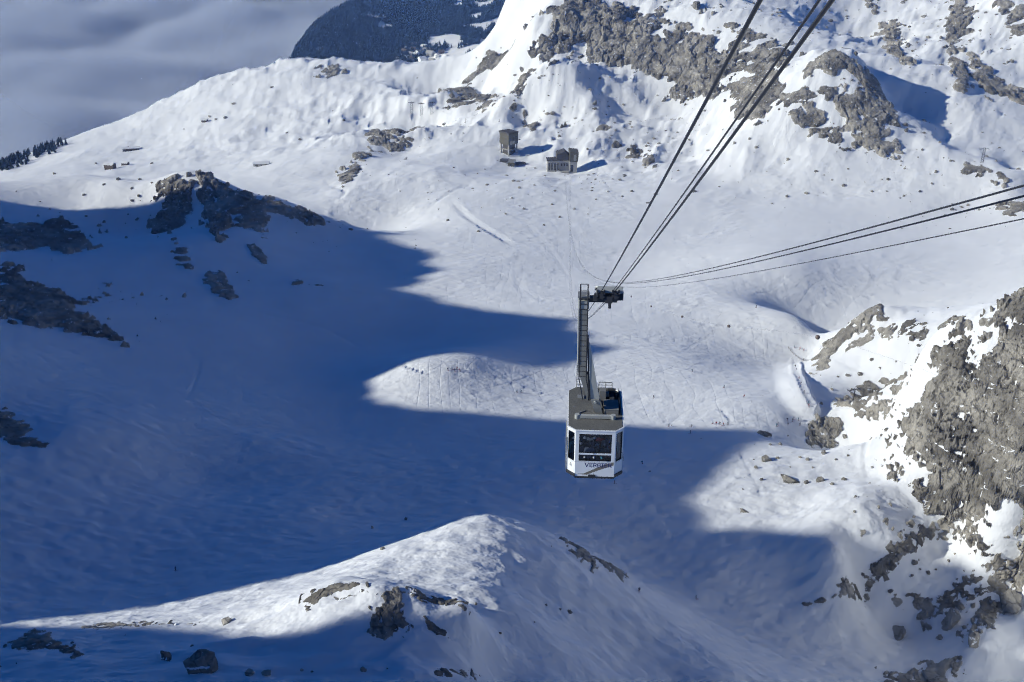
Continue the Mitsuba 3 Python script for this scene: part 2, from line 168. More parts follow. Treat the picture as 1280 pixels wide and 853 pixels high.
OUT = """dark rock face at the top left of the shaded left ridge|0.7|1.7|-330.1,992 -317.4,989 -294.8,972 -292.9,949 -296.6,922 -305.5,900 -326.3,943 -319.7,962 -319.2,975
dark jagged rock rib running down from the highest point of the left ridge|0.58|1.8|-291.7,993 -282.9,993 -262.4,975 -257.1,935 -239.8,883 -237.7,835 -256.6,882 -278.3,941 -287.5,965
scattered rocks poking through snow right of the left ridge top|0.44|1.2|-277.8,989 -252.4,979 -226.0,964 -212.4,905 -226.7,878 -253.6,929
jagged rocks along the falling right crest of the left ridge|0.5|1.5|-263.9,978 -228.4,969 -191.0,954 -164.9,950 -166.2,939 -193.3,933 -228.6,936 -254.7,951
craggy grey rock mass at the foot of the carpet lane|0.66|1.3|163.7,531.0 173.4,538.0 180.7,531.8 180.5,524.1 172.5,520.3 161.7,517.1
small rock knob on the shaded slope below the left ridge crest|0.6|0.8|-227.1,935 -220.1,934 -217.0,910 -225.7,917
narrow rock streak below the left ridge rock face|0.5|0.8|-270.9,828 -250.3,794 -237.6,762 -245.0,759 -262.7,797
slanting rock streak on the shaded side of the left ridge|0.5|0.8|-217.8,849 -208.3,844 -190.3,812 -194.4,802 -208.9,823
lowest rocks at the foot of the shaded left ridge|0.55|1|-229.7,767 -217.6,771 -195.3,716 -199.4,708 -215.6,728 -225.3,740
two low rocks on shaded snow under the left ridge end|0.3|0.7|-170.4,780 -147.9,783 -143.6,764 -164.6,759
upper rock band on the shaded slope at the left edge|0.62|1|-452.1,892 -418.3,898 -402.6,904 -406.7,938 -373.5,888 -334.8,803 -333.2,772 -365.0,812 -374.5,778 -384.8,750
large dark rock band slanting down the shaded slope at the left edge|0.66|1|-317.2,617 -344.1,709 -310.0,660 -296.5,657 -272.5,632 -259.5,605 -247.8,593.0 -232.6,583.1 -245.6,580.7 -270.3,581.3 -277.9,573.1 -288.2,576.6 -301.7,572.8
dark rocks low on the shaded slope at the left edge|0.6|1|-241.1,439.6 -226.5,436.0 -214.3,421.4 -200.5,406.8 -206.1,405.8 -229.2,412.3
broad grey cliff band with snow ledges under the upper crest|0.64|1.2|57.3,1621 91.9,1628 119.4,1607 169.1,1590 208.0,1538 245.0,1506 276.7,1457 275.5,1399 250.7,1374 219.6,1437 192.8,1459 161.0,1487 121.6,1511 98.8,1572 73.9,1563 40.3,1562 54.3,1589
broken rocks and snow along the crest above the cliff band|0.42|1|69.5,1645 140.0,1658 183.5,1625 232.2,1562 261.7,1500 272.8,1466 237.9,1516 198.4,1549 158.1,1593 114.0,1612
snowy rock slabs behind the three heavy ropes|0.48|1|282.9,1504 320.3,1477 352.4,1428 324.4,1278 302.6,1299 291.1,1389 275.0,1443
grey cliff crossed by the pair of heavy ropes|0.62|1|271.1,1371 290.6,1359 308.3,1284 305.4,1242 293.2,1228 274.2,1208 266.1,1256 265.3,1325
rock cap on the rounded top of the right ridge|0.62|1|329.6,1261 344.9,1255 357.8,1247 370.2,1233 374.8,1226 351.9,1214 325.9,1229
steep rock edge along the right ridge skyline|0.62|1|370.8,1223 388.7,1229 416.9,1246 415.9,1180 414.7,1160 394.4,1157 389.3,1187 378.2,1205
long dark rock face slanting down the right ridge|0.72|1.1|341.9,1204 362.5,1200 387.3,1191 399.1,1165 392.6,1148 401.0,1126 387.1,1111 375.4,1134 363.5,1160 351.7,1188
upper of two rock patches left of the long ridge rock face|0.62|0.9|300.9,1231 326.4,1212 335.2,1203 320.7,1197 300.5,1206
lower of two rock patches left of the long ridge rock face|0.62|0.9|302.9,1195 328.1,1195 341.7,1177 329.4,1174 308.8,1178
small rocks under the lower ridge rock patch|0.45|0.8|319.4,1174 353.1,1165 350.8,1136 339.7,1143 320.4,1162
broken rocks below the long ridge rock face|0.36|0.8|374.8,1132 411.6,1145 409.0,1091 398.9,1083 378.7,1113
rocks at the low right end of the right ridge|0.4|0.8|442.8,1097 477.6,1059 491.5,1032 477.5,1026 447.2,1061
rocks beside the ropes at the right edge|0.4|0.9|463.5,1006 485.4,988 470.8,944 452.8,969
rock rib on the snow slope left of the upper cliff band|0.58|1|-33.5,1733 2.4,1652 -14.4,1665 -38.9,1681 -60.9,1676 -73.1,1676 -49.1,1702
rock edge dropping along the left side of the snow dome|0.55|1|13.6,1565 25.7,1479 20.9,1434 10.4,1420 0.0,1404 0.0,1438 8.6,1485
small rocks above the snowy terrace slabs|0.35|0.8|15.6,1413 32.4,1374 31.5,1327 19.8,1337 10.3,1398
rocks on the slope between dome and flat snow|0.3|0.8|99.2,1347 145.9,1312 174.8,1196 155.1,1179 128.0,1271 101.5,1305
tall rock streak on the far mountain face|0.6|1|668,1738 715,1803 602,1479 566.1,1424 576.7,1486 618,1598
lower rock streak under the tall far streak|0.5|1|568.2,1474 566.4,1413 535.0,1280 517.9,1258 512.3,1294
dark rock wall on the far mountain at the right edge|0.66|1|573.5,1391 574.1,1354 588.3,1315 609,1284 601,1261 563.3,1283 547.8,1300
thin rock rib high on the far mountain|0.48|1|539.3,1656 550.0,1608 476.7,1330 461.1,1312 479.7,1422
rock specks near the top edge of the far mountain|0.42|0.9|538.1,1752 566.6,1748 539.7,1666 524.4,1688
rocky crest corner of the far mountain at top right|0.42|1|649,1543 681,1485 649,1399 639,1442
rocks on the top of the pale knoll left of the buildings|0.36|0.9|-184.5,1399 -155.8,1507 -96.3,1368 -120.2,1347 -163.5,1287 -185.9,1238 -199.0,1231
rocks on the far side knoll above the lift pylons|0.4|0.9|-116.1,1674 -60.8,1671 -27.2,1492 -20.9,1428 -53.7,1462 -87.6,1494
small dark rocks below the pale knoll beside the track|0.42|0.8|-199.4,1202 -182.7,1257 -171.8,1215 -183.7,1144
rocks on the snowy skyline above the fog|0.36|0.9|-328.9,1785 -314.7,1820 -278.9,1799 -254.8,1759 -290.4,1741 -309.8,1745
rocks along the left edge of the snowy knoll on the right|0.56|0.9|196.8,646 214.6,672 217.9,647 225.1,644 235.9,659 236.4,633 236.7,627 227.7,632 216.5,633 207.0,628 193.0,614
snow dusted rocks on top of the snowy right knoll|0.34|0.8|225.5,632 245.7,614 252.2,592.3 243.0,589.3 224.1,616 210.6,616 209.2,630
rocky point with a snow strip between right knoll and buttress|0.55|0.9|212.3,506.9 218.5,506.9 214.5,471.9 214.0,466.3 210.5,487.4
rocks lining the snow bank below the snowy right knoll|0.4|0.8|181.2,557.7 200.5,577.6 214.6,586.5 225.1,584.2 203.0,496.7 206.0,513.5 196.7,527.4 188.6,531.9 180.0,540.1
steep grey rock buttress with snow patches at the right edge|0.64|1.2|233.8,467.4 236.5,453.1 219.9,373.3 214.1,383.5 202.4,387.8 200.4,408.5 194.1,411.9 186.0,417.6 182.6,429.9 187.0,451.0 194.4,461.0 199.9,458.2 205.7,470.7 209.8,468.9 213.6,451.1 204.9,441.5 205.4,433.2 213.3,440.1 220.3,449.4 219.0,458.9 227.7,465.1
rock ledges at the left foot of the buttress|0.48|0.9|188.6,528.0 195.7,526.3 201.8,518.4 201.1,504.2 198.0,515.8 192.6,519.9
rock spur running down below the buttress|0.62|0.9|153.6,385.5 159.0,388.8 166.5,393.1 180.8,404.7 195.0,410.2 199.3,406.4 186.2,404.0 171.5,391.1 161.4,384.5
rock ledges beside the shade edge low on the right|0.46|0.9|180.0,376.4 188.8,379.3 197.0,382.3 207.9,381.3 220.4,375.6 218.7,367.3 204.5,374.5 190.2,370.9
dark rocks in shade at the tip of the right spur|0.5|0.8|121.6,362.4 132.4,364.3 154.9,385.0 156.7,383.2 142.3,367.5 128.7,362.2
dark shaded boulders field under the right rock ledges|0.42|0.9|161.8,381.1 176.1,380.9 184.3,374.8 203.6,373.7 211.1,375.2 212.4,367.0 196.2,354.5 186.2,348.2 179.2,354.4 185.6,364.0 174.5,373.1
dark rocks in the shade at the bottom edge|0.55|0.9|146.2,331.5 160.4,340.4 168.9,346.3 179.3,345.4 181.1,340.3 171.1,335.0 159.3,328.7 143.5,322.5
rock edge along the right shoulder of the bright hillock|0.48|0.8|16.6,323.8 25.9,374.8 28.9,311.3 27.2,303.3 19.4,303.0
lower rock edge on the hillock shoulder|0.42|0.8|31.1,323.0 41.5,362.3 45.1,338.5 39.7,314.3 31.1,309.7
dark rock rim on the left of the rocky hillock|0.8|0.6|-55.0,234.0 -50.8,235.5 -46.2,237.1 -40.4,233.4 -41.2,232.5 -47.4,233.7 -51.9,231.3
dark rock wall on the shaded face of the rocky hillock|0.6|1|-34.8,223.9 -32.4,229.1 -29.8,230.7 -28.1,224.0 -26.8,219.7 -30.3,217.8 -35.8,216.8 -36.7,218.1
rock edge on the right side of the rocky hillock|0.5|0.7|-30.2,230.0 -23.2,233.1 -16.9,232.5 -10.9,230.0 -12.5,227.5 -19.2,228.9 -28.0,228.2
small rocks down the right side of the rocky hillock|0.42|0.7|-23.0,224.5 -19.5,222.8 -14.8,222.2 -16.4,220.9 -21.4,221.1
rock capped snow mound at the bottom left corner|0.5|0.8|-139.0,238.1 -140.0,254.7 -123.3,236.9 -109.8,222.3 -111.9,219.8 -122.8,229.4 -127.2,228.9 -131.3,227.0
rock ledge along the lit snow strip at the left|0.34|0.5|-129.2,255.5 -123.9,264.0 -103.5,256.0 -88.9,247.8 -87.9,243.2 -104.0,250.8 -120.5,250.9
low rocks on the near snow at the bottom|0.34|0.6|-20.5,207.1 -10.3,217.7 -7.5,220.3 -8.9,213.3 -18.5,205.6"""
for k_, line in enumerate(OUT.split('\n')):
    lab, cover, amp, pts = line.split('|')
    cover, amp = float(cover), float(amp)
    P = np.array([[float(q) for q in t.split(',')] for t in pts.split()])
    poly = shapely.Polygon(P).buffer(0)
    L = math.sqrt(poly.area); m0 = max(.16 * L, 2.0); dist = P[:, 1].mean()
    x0, y0, x1, y1 = poly.buffer(m0).bounds
    step = max(dist * .0008, math.sqrt((x1 - x0) * (y1 - y0) / 50000))
    X, Yy = np.meshgrid(np.arange(x0, x1, step), np.arange(y0, y1, step))
    Z = height(X, Yy)
    gx, gy = grad(X, Yy, 3.0)
    # across and down the fall line, so that snow lies in gullies
    a = math.atan2(-gy.mean(), -gx.mean()); U, V = X * -math.sin(a) + Yy * math.cos(a), X * math.cos(a) + Yy * math.sin(a)
    d = shapely.distance(shapely.points(X, Yy), poly.boundary) * np.where(shapely.contains_xy(poly, X, Yy), 1, -1)
    d = d + N(X, Yy, L * .18, 31 + k_, 3) * .10 * L
    w = np.clip(d / (.10 * L), -1.6, 1)
    Nn = lambda s, sd, o: meshkit.fbm(np.stack([U / s, V / s / 1.7, Z / s], -1), o, sd) * 2 - 1
    n = Nn(max(.16 * L, dist * .006), 60 + k_, 4) * 1.0 + Nn(dist * .009, 90 + k_, 4) * 1.0 + Nn(dist * .0042, 120 + k_, 3) * .75
    f = .50 * w + (cover - .60) * 1.9 + n * .95                       # above 0: rock shows
    h = amp * np.clip(.035 * L, .0022 * dist, .006 * dist)
    pts3 = np.stack([X, Yy, Z], -1).reshape(-1, 3)
    rib = 1 - np.abs(meshkit.fbm(np.stack([U / (dist * .008), V / (dist * .06), Z / (dist * .06)], -1), 3, 300 + k_) * 2 - 1) * 2
    cr = (crag(pts3, max(.09 * L, dist * .012), k_) * .60 + crag(pts3, dist * .0085, 700 + k_) * .34 + crag(pts3, dist * .0035, 500 + k_) * .10).reshape(X.shape) + rib * .22
    r = np.where(f > 0, h * (np.minimum(f * 4, .55) + f * .5), h * 3.0 * f) + h * cr * np.clip(f * 5 + .2, 0, 1)
    r = np.maximum(r, -3.0 * h - 1.5)
    nrm = np.stack([-gx, -gy, np.ones_like(gx)], -1); nrm /= np.linalg.norm(nrm, axis=-1, keepdims=True)
    nrm[..., 2] += .4; nrm /= np.linalg.norm(nrm, axis=-1, keepdims=True)
    Q = np.stack([X, Yy, Z], -1) + nrm * r[..., None]
    keep = ndimage.binary_dilation(f > -.12, iterations=3) | (d > 0)
    idx = np.arange(X.size).reshape(X.shape)
    F = np.stack([idx[:-1, :-1], idx[:-1, 1:], idx[1:, 1:], idx[1:, :-1]], -1)
    F = F[keep[:-1, :-1] & keep[1:, 1:] & keep[:-1, 1:] & keep[1:, :-1]]
    used, F = np.unique(F, return_inverse=True)
    mesh = trimesh.Trimesh(Q.reshape(-1, 3)[used], np.vstack([F.reshape(-1, 4)[:, [0, 1, 2]], F.reshape(-1, 4)[:, [0, 2, 3]]]), process=False)
    name = key('rock_outcrop')
    scene[name] = ply(mesh, 'rock', smooth=False)
    labels[name] = {'label': lab, 'category': 'rock'}
def boulder_mesh(seed):
    """an angular block: the hull of a few points, its faces roughened"""
    rng = np.random.default_rng(seed)
    p = rng.normal(0, 1, (15, 3)); p /= np.linalg.norm(p, axis=1, keepdims=True); p *= rng.uniform(.75, 1.1, (15, 1)) * [1, .85, .9]
    m = trimesh.convex.convex_hull(p)
    for q in range(3): m = m.subdivide()
    v = np.array(m.vertices)
    return trimesh.Trimesh(v * (1 + .10 * crag(v, .5, 60 + seed)[:, None] + .05 * (meshkit.fbm(v * 5 + seed, 3, seed) - .5)[:, None]), m.faces, process=False)
ORD = 'leftmost,second,third,fourth,fifth,sixth,seventh,eighth,ninth,tenth,eleventh,twelfth,thirteenth,fourteenth,fifteenth,sixteenth,seventeenth,eighteenth,nineteenth,twentieth,twenty-first,twenty-second,twenty-third,twenty-fourth'.split(',')
def ranked(batch, lab, group):
    """labels alike things by their order from left to right"""
    for j, (_, name) in enumerate(sorted(batch)):
        labels[name] = {**labels[name], 'label': (f'leftmost {lab}' if j == 0 else f'{ORD[j]} from left, {lab}'), 'group': group}
BOULDERS = [ply(boulder_mesh(s), 'rock', smooth=False) for s in range(9)]
PEBBLES = [trimesh.creation.icosphere(subdivisions=1) for s in range(4)]
for s, m in enumerate(PEBBLES):
    m.vertices = m.vertices * (1 + .5 * (np.random.default_rng(40 + s).uniform(0, 1, (len(m.vertices), 1)) - .5))
SMALL = [ply(m, 'rock', smooth=False) for m in PEBBLES]
BOUL = """largest dark boulder on the near snow at the bottom left|0|-75.8,206.3,10.51,0.85
boulder with a lit face beside the largest near boulder|0|-86.6,216.2,5.72,0.8
round boulder at the edge of the lit snow strip|0|-79.5,242.0,3.79,0.6
left of a pair of small boulders on the near snow|0|-63.0,203.4,3.29,0.6
right of a pair of small boulders on the near snow|0|-59.0,203.7,2.88,0.6
small round boulder on the bottom snow under the rocky hillock|0|-35.8,205.1,2.04,0.9
dark pyramid boulder alone on the shaded snow at lower right|0|163.3,368.3,9.68,0.9
largest grey boulder on the lit slope right of the cable car|0|133.5,443.9,11.89,0.6
grey boulder above the largest one on the lit slope|0|125.7,464.1,6.53,0.7
snow capped boulder near the tip of the shadow|0|132.6,503.1,7.85,0.5
grey boulder low on the lit slope beside the track|0|145.8,440.5,5.15,0.6
flat snow covered boulder alone on the lit slope|0|107.0,420.4,5.31,0.4
small boulder on the rocky hillock top|0|-17.4,229.2,1.51,0.7
single small boulder on the dim slope behind the hillock|0|-45.1,390.4,2.09,0.9
tiny boulder on the dim slope behind the hillock|0|-57.8,375.8,2.03,0.9
small boulder on the left slope of the bright hillock|0|-42.2,293.2,2.13,0.8
big dark boulder in shade at the bottom right|0|168.0,334.9,14.14,0.6
dark boulder at the shadowed rocks low on the right|0|184.0,363.7,11.11,0.9
dark shaded boulder beside the lit snow patch at lower right|0|186.5,349.4,9.43,0.8
dark boulder above the lit snow patch at lower right|0|209.4,369.1,12.87,0.8
dark shaded boulder at the left end of the low right rocks|0|174.6,373.7,8.25,0.8
small grey rock scattered on the lit slope below the knoll|1|136.6,503.7,2.62,.7 138.6,489.2,2.99,.7 118.8,455.9,2.41,.7 139.2,439.6,3.16,.7 145.8,462.9,3.69,.7 142.6,465.8,2.47,.7 131.6,466.0,2.46,.7 157.1,440.5,2.79,.7 149.7,434.4,2.36,.7 153.3,411.5,2.64,.7 158.5,459.7,3.28,.7 155.0,468.2,2.91,.7 164.7,461.3,2.47,.7 171.7,446.3,2.42,.7 146.1,454.8,2.43,.7 119.1,444.3,2.37,.7 149.8,401.3,2.22,.7 149.0,512.9,2.24,.7 178.4,521.0,2.77,.7 183.1,522.3,3.69,.7
small dark rock on the snow hump below the buildings|1|40.1,1052,4.04,.7 61.8,1037,3.99,.7 74.3,1021,3.16,.7 99.4,1092,4.19,.7 46.4,1010,3.12,.7 23.6,1112,3.40,.7 11.9,1037,4.79,.7 -31.0,959,2.97,.7 -61.9,1009,3.90,.7 -6.2,1017,3.13,.7 85.2,1067,3.28,.7 112.7,1075,3.31,.7 30.2,982,3.04,.7 0.0,1070,3.28,.7 -74.0,1053,3.25,.7 123.9,1090,3.35,.7
small rock on the sunlit top of the left ridge|1|-442.5,985,3.29,.7 -407.6,1003,3.30,.7 -417.1,965,3.21,.7 -390.4,958,3.96,.7 -359.9,1000,4.04,.7 -391.5,1015,3.30,.7 -470.0,1000,3.35,.7 -355.2,967,3.15,.7 -428.0,970,3.23,.7 -379.8,1023,4.97,.7 -340.0,1000,4.82,.7 -465.7,1327,5.34,.7
small rock at the foot of the right ridge|1|256.7,1036,4.91,.7 295.5,1058,5.03,.7 334.9,1067,4.25,.7 358.2,1050,4.22,.7 325.8,1079,5.14,.7 385.3,1035,5.89,.7 402.1,1040,5.09,.7 417.5,1052,4.30,.7 292.2,1131,4.42,.7 313.0,1095,5.18,.7 345.4,1094,5.22,.7 422.4,1005,5.83,.7 440.2,1013,5.05,.7 379.4,1070,4.31,.7 282.7,1199,4.62,.7 265.0,1166,5.42,.7 246.0,1190,4.58,.7 427.1,1071,4.36,.7
small dark rock on the snowy right knoll|1|232.0,613,4.17,.7 239.9,594.6,4.09,.7 241.9,588.4,3.55,.7 220.6,602,3.10,.7 212.1,595.1,4.09,.7 222.1,590.9,3.06,.7 230.0,588.2,2.54,.7 206.0,598.1,4.62,.7 190.6,577.6,4.47,.7 204.0,581.9,3.52,.7 198.2,525.7,4.14,.7 196.4,519.5,6.41,.7 183.6,467.0,2.91,.7 194.4,525.0,4.60,.7
small dark rock on the shaded snow near the low right rocks|1|154.5,383.7,2.99,.7 163.5,381.4,2.99,.7 173.5,385.9,2.64,.7 177.6,388.4,1.89,.7 181.0,387.6,2.28,.7 175.4,390.2,3.40,.7 185.2,389.9,1.53,.7 177.5,357.9,5.14,.7 186.4,357.6,4.40,.7 199.3,361.6,4.47,.7 180.8,361.3,3.32,.7 190.6,352.4,3.28,.7 189.3,370.0,5.24,.7 202.4,369.7,4.52,.7
small dark rock on the near snow|1|-27.5,221.6,1.06,.7 -3.3,240.4,1.15,.7 14.8,269.0,1.52,.7 17.8,270.3,1.79,.7 10.5,267.7,1.01,.7 -30.3,206.3,0.82,.7 -51.0,205.9,1.24,.7 -83.0,223.0,0.90,.7 -48.4,205.3,1.03,.7 -10.2,248.1,1.40,.7 6.5,251.2,0.95,.7
small rock on the far plateau|1|-466.7,1678,6.53,.7 -452.1,1659,5.16,.7 -502.6,1658,5.20,.7 -434.3,1648,7.67,.7 -432.9,1699,5.24,.7 -378.4,1734,6.62,.7 -581.9,1627,5.21,.7 -496.3,1471,5.87,.7 -237.7,1536,4.67,.7 -595.5,1527,6.19,.7 -632,1468,6.05,.7 -291.1,1479,4.55,.7"""
rng = np.random.default_rng(5)
for line in BOUL.split('\n'):
    lab, many, items = line.split('|'); batch = []
    for it in items.split(' '):
        x, y, s, asp = (float(q) for q in it.split(','))
        if many == '1': s *= rng.uniform(.45, 1.0)
        name = key('boulder')
        z = float(height(x, y))
        src = SMALL[rng.integers(4)] if many == '1' and s < 5 else BOULDERS[rng.integers(9)]
        e = rng.uniform(.8, 1.2)
        scene[name] = {**src, 'to_world': T().translate([x, y, z + s * asp * .12]).rotate([0, 0, 1], rng.uniform(0, 360)).scale([s / 2 * e, s / 2 / e, s / 2 * asp * 1.15])}
        labels[name] = {'label': lab, 'category': 'boulder'}
        if many == '1': batch.append((x / y, name))
    if many == '1': ranked(batch, lab, lab.replace(' rock ', ' rocks '))
def scatter(zones, count, seed, lo, hi, mesh_list):
    """loose stones in the zones (x, y, rx, ry, weight), joined into one mesh"""
    rng = np.random.default_rng(seed); V_, F_, at_ = [], [], 0
    wts = np.array([q[4] for q in zones], float); wts /= wts.sum()
    for q in rng.choice(len(zones), count, p=wts):
        x_, y_, rx, ry, _ = zones[q]
        x, y = x_ + rng.normal(0, rx), y_ + rng.normal(0, ry)
        if abs(x) > .56 * y or y > 2600: continue
        s = y / 1000 * lo * (hi / lo) ** (rng.uniform() ** 2.2)
        m = mesh_list[rng.integers(len(mesh_list))]; t = rng.uniform(0, 6.28)
        v = m.vertices * s * rng.uniform(.6, 1.3, 3) * [1, 1, .6]
        v = np.stack([v[:, 0] * math.cos(t) - v[:, 1] * math.sin(t) + x, v[:, 0] * math.sin(t) + v[:, 1] * math.cos(t) + y, v[:, 2] + float(height(x, y)) + s * .05], 1)
        V_.append(v); F_.append(m.faces + at_); at_ += len(v)
    return trimesh.Trimesh(np.vstack(V_), np.vstack(F_), process=False)
scene['rubble'] = ply(scatter([(-60, 1430, 60, 50, 1.2), (60, 1400, 60, 60, 1.2), (160, 1300, 60, 50, 1.2), (230, 1350, 90, 70, 1), (400, 1120, 110, 60, 2), (480, 1560, 130, 130, 4), (620, 1480, 90, 100, 3), (60, 1130, 60, 40, 1.2), (-250, 980, 80, 20, .5), (-200, 960, 60, 40, .8),
                                 (150, 1500, 120, 60, 1.2), (250, 600, 40, 50, .8), (150, 470, 30, 50, .8), (430, 1000, 60, 30, .7), (-330, 1850, 250, 150, .5), (-110, 1350, 60, 60, .8), (195, 440, 20, 60, .7), (-100, 1080, 60, 60, .3)],
                               1300, 8, .5, 2.3, PEBBLES[:2]), 'rock', smooth=False)
labels['rubble'] = {'label': 'loose stones scattered over the snowy slopes', 'category': 'rubble', 'kind': 'stuff'}
# ------------------------------------------------------------------ beyond the skyline: sea of fog in the valley, the wooded mountain rising out of it
scene['forest_floor'] = {'type': 'twosided', 'b': {'type': 'diffuse', 'reflectance': {'type': 'rgb', 'value': [.035, .045, .04]}}}
scene['needles'] = {'type': 'twosided', 'b': {'type': 'principled', 'base_color': proc(lambda p, n, uv: mix((.007, .012, .013), (.018, .026, .026), noise(p.x * .2, p.y * .2, p.z * .2))), 'roughness': .8, 'specular': .1}}
FP = np.array([[float(q) for q in t.split(',')] for t in """-820,3900,-837;-797,4020,-805;-791,4120,-773;-776,4270,-747;-746,4420,-727;-659,4680,-693;-565,4900,-649;-638,4050,-754;-640,3850,-793;-461,4020,-748;-429,3700,-781;-332,3850,-757;-211,3650,-744;-113,3950,-708;0,3400,-730;-248,4380,-693;0,4250,-673;186,4400,-637;-388,4600,-665;159,3700,-689;-67,4800,-614;-278,5000,-606;377,4500,-590;325,3800,-654;192,3300,-732;-905,4280,-955;-1036,4720,-1225;-899,4380,-923;-1030,4820,-1193;-883,4530,-897;-1014,4970,-1167;-851,4680,-877;-981,5120,-1147;-759,4940,-843;-885,5380,-1113;-659,5160,-799;-782,5600,-1069;-700,3200,-900;0,3000,-760;300,2900,-560;-1100,4000,-1100;600,3300,-420;-1500,5500,-1700;-1500,4600,-1600;-1500,3000,-1500;-1300,5200,-1300""".split(';')])
_far = RBFInterpolator(FP[:, :2] / 1000, FP[:, 2], kernel='thin_plate_spline', smoothing=1e-6)
WOODS = [shapely.Polygon([[float(q) for q in t.split(',')] for t in s.split(' ')]).buffer(0) for s in """-806,4021 -802,4087 -834,4500 -718,4293 -634,4500 -593,4500 -203,4681 -125,4415 -189,4311 -274,4297 -289,4235 -183,4151 -101,4047 -119,3965 -212,4075 -320,4079 -321,3969 -400,3855 -426,3731 -653,3827;-48,4603 6,4361 -60,4237 -119,4181 -127,4251 -70,4493;-280,4297 -183,4309 -119,4193 -207,4161""".split(';')]
fx, fy = np.meshgrid(np.arange(-1500, 1501, 12.0), np.arange(2900, 5500, 16.0))
fz = _far(np.stack([fx, fy], -1).reshape(-1, 2) / 1000).reshape(fx.shape) + N(fx, fy, 260, 41, 5) * 16 + N(fx, fy, 60, 42, 4) * 5
fz = np.maximum(fz, -1500)
idx = np.arange(fx.size).reshape(fx.shape)
F6 = np.stack([idx[:-1, :-1], idx[:-1, 1:], idx[1:, 1:], idx[1:, :-1]], -1).reshape(-1, 4)
scene['far_mountain'] = ply((np.stack([fx, fy, fz], -1).reshape(-1, 3), F6), 'snow', smooth=True)
labels['far_mountain'] = {'label': 'snowy mountain side with dark woods rising out of the fog', 'kind': 'structure'}
def fir_mesh(n, tiers=2):
    """a young fir seen from far: stacked ragged skirts about a stem"""
    V_, F_ = [], []
    for t in range(tiers):
        z0, z1, r = t * .38 + .06, min(1.0, t * .38 + .62), .23 * (1 - .34 * t)
        a = np.arange(n) / n * 2 * np.pi + t
        at_ = len(V_)
        V_ += [[r * math.cos(q) * (1 if i % 2 else .72), r * math.sin(q) * (1 if i % 2 else .72), z0 + (.05 if i % 2 else 0)] for i, q in enumerate(a)] + [[0, 0, z1]]
        F_ += [[at_ + i, at_ + (i + 1) % n, at_ + n] for i in range(n)]
    return np.array(V_), np.array(F_)
def wood(points, seed, hmin, hmax, shape):
    rng = np.random.default_rng(seed); v, f = shape; n = len(points)
    hh = rng.uniform(hmin, hmax, n); a = rng.uniform(0, 6.28, n); ww = hh * rng.uniform(.8, 1.25, n)
    c, s = np.cos(a), np.sin(a)
    ww = ww * rng.uniform(.75, 1.35, n)
    X = (v[None, :, 0] * c[:, None] - v[None, :, 1] * s[:, None]) * ww[:, None] + points[:, :1]
    Yv = (v[None, :, 0] * s[:, None] + v[None, :, 1] * c[:, None]) * ww[:, None] + points[:, 1:2]
    Zv = v[None, :, 2] * hh[:, None] + points[:, 2:3] - .5
    return trimesh.Trimesh(np.stack([X, Yv, Zv], -1).reshape(-1, 3), (f[None] + (np.arange(n) * len(v))[:, None, None]).reshape(-1, 3), process=False)
rng = np.random.default_rng(77)
pp = rng.uniform([-1300, 3500], [500, 5100], (110000, 2))
inside = np.any([shapely.contains_xy(w, pp[:, 0], pp[:, 1]) for w in WOODS], 0)
edge = np.min([shapely.distance(shapely.points(pp), w) for w in WOODS], 0)
nn = N(pp[:, 0], pp[:, 1], 70, 44, 4)
pp = pp[(inside & (nn > -.34)) | ((edge < 120) & (nn > .12) & (rng.uniform(0, 1, len(pp)) < .5)) | ((edge < 500) & (nn > .3) & (rng.uniform(0, 1, len(pp)) < .35))]
pz = np.interp(0, [0], [0]) + ndimage.map_coordinates(fz, [(pp[:, 1] - 2900) / 16, (pp[:, 0] + 1500) / 12], order=1, mode='nearest')
scene['forest'] = ply(wood(np.column_stack([pp, pz]), 3, 13, 24, fir_mesh(6)), 'needles', smooth=False)
labels['forest'] = {'label': 'dark conifer forest on the far mountain above the fog', 'category': 'forest', 'kind': 'stuff'}
# valley floor under the fog and dark hills that stand out of it
vx, vy = np.meshgrid(np.linspace(-9000, 6000, 120), np.linspace(1700, 14000, 120))
vz = -1230 + N(vx, vy, 2500, 51, 4) * 60 + 560 * blob(vx, vy, -2150, 3900, 340, 500) + 900 * ramp(6100, 8200, vy) * (1 - .35 * ramp(-3000, -5000, vx)) * ramp(-1150, -1700, vx) + 900 * ramp(4350, 6650, vy) * ramp(-1700, -1150, vx)
idx = np.arange(vx.size).reshape(vx.shape)
F7 = np.stack([idx[:-1, :-1], idx[:-1, 1:], idx[1:, 1:], idx[1:, :-1]], -1).reshape(-1, 4)
scene['valley_hills'] = ply((np.stack([vx, vy, vz], -1).reshape(-1, 3), F7), 'forest_floor', smooth=True)
labels['valley_hills'] = {'label': 'dark wooded hills around the fog filled valley', 'kind': 'structure'}
FX, FY, FZ = (-6500, 2500), (2050, 8200), (-1400, -560)              # the box that holds the fog
nx_, ny_, nz_ = 240, 240, 40
gx_, gy_ = np.meshgrid(np.linspace(*FX, nx_), np.linspace(*FY, ny_))
gz_ = -800 + N(gx_, gy_ * 1.4, 1500, 52, 3) * 110 + N(gx_, gy_ * 1.5, 420, 53, 4) * 120 + 80 * blob(gx_, gy_, -1500, 3100, 300, 160)
zz_ = np.linspace(*FZ, nz_)[:, None, None]
dens = ramp(25, -60, zz_ - gz_[None]) * (.75 + .5 * meshkit.fbm(np.stack(np.broadcast_arrays(gx_[None] / 240, gy_[None] / 240, zz_ / 110), -1), 3, 54))
dens[[0, -1]] = 0; dens[:, [0, -1]] = 0; dens[:, :, [0, -1]] = 0
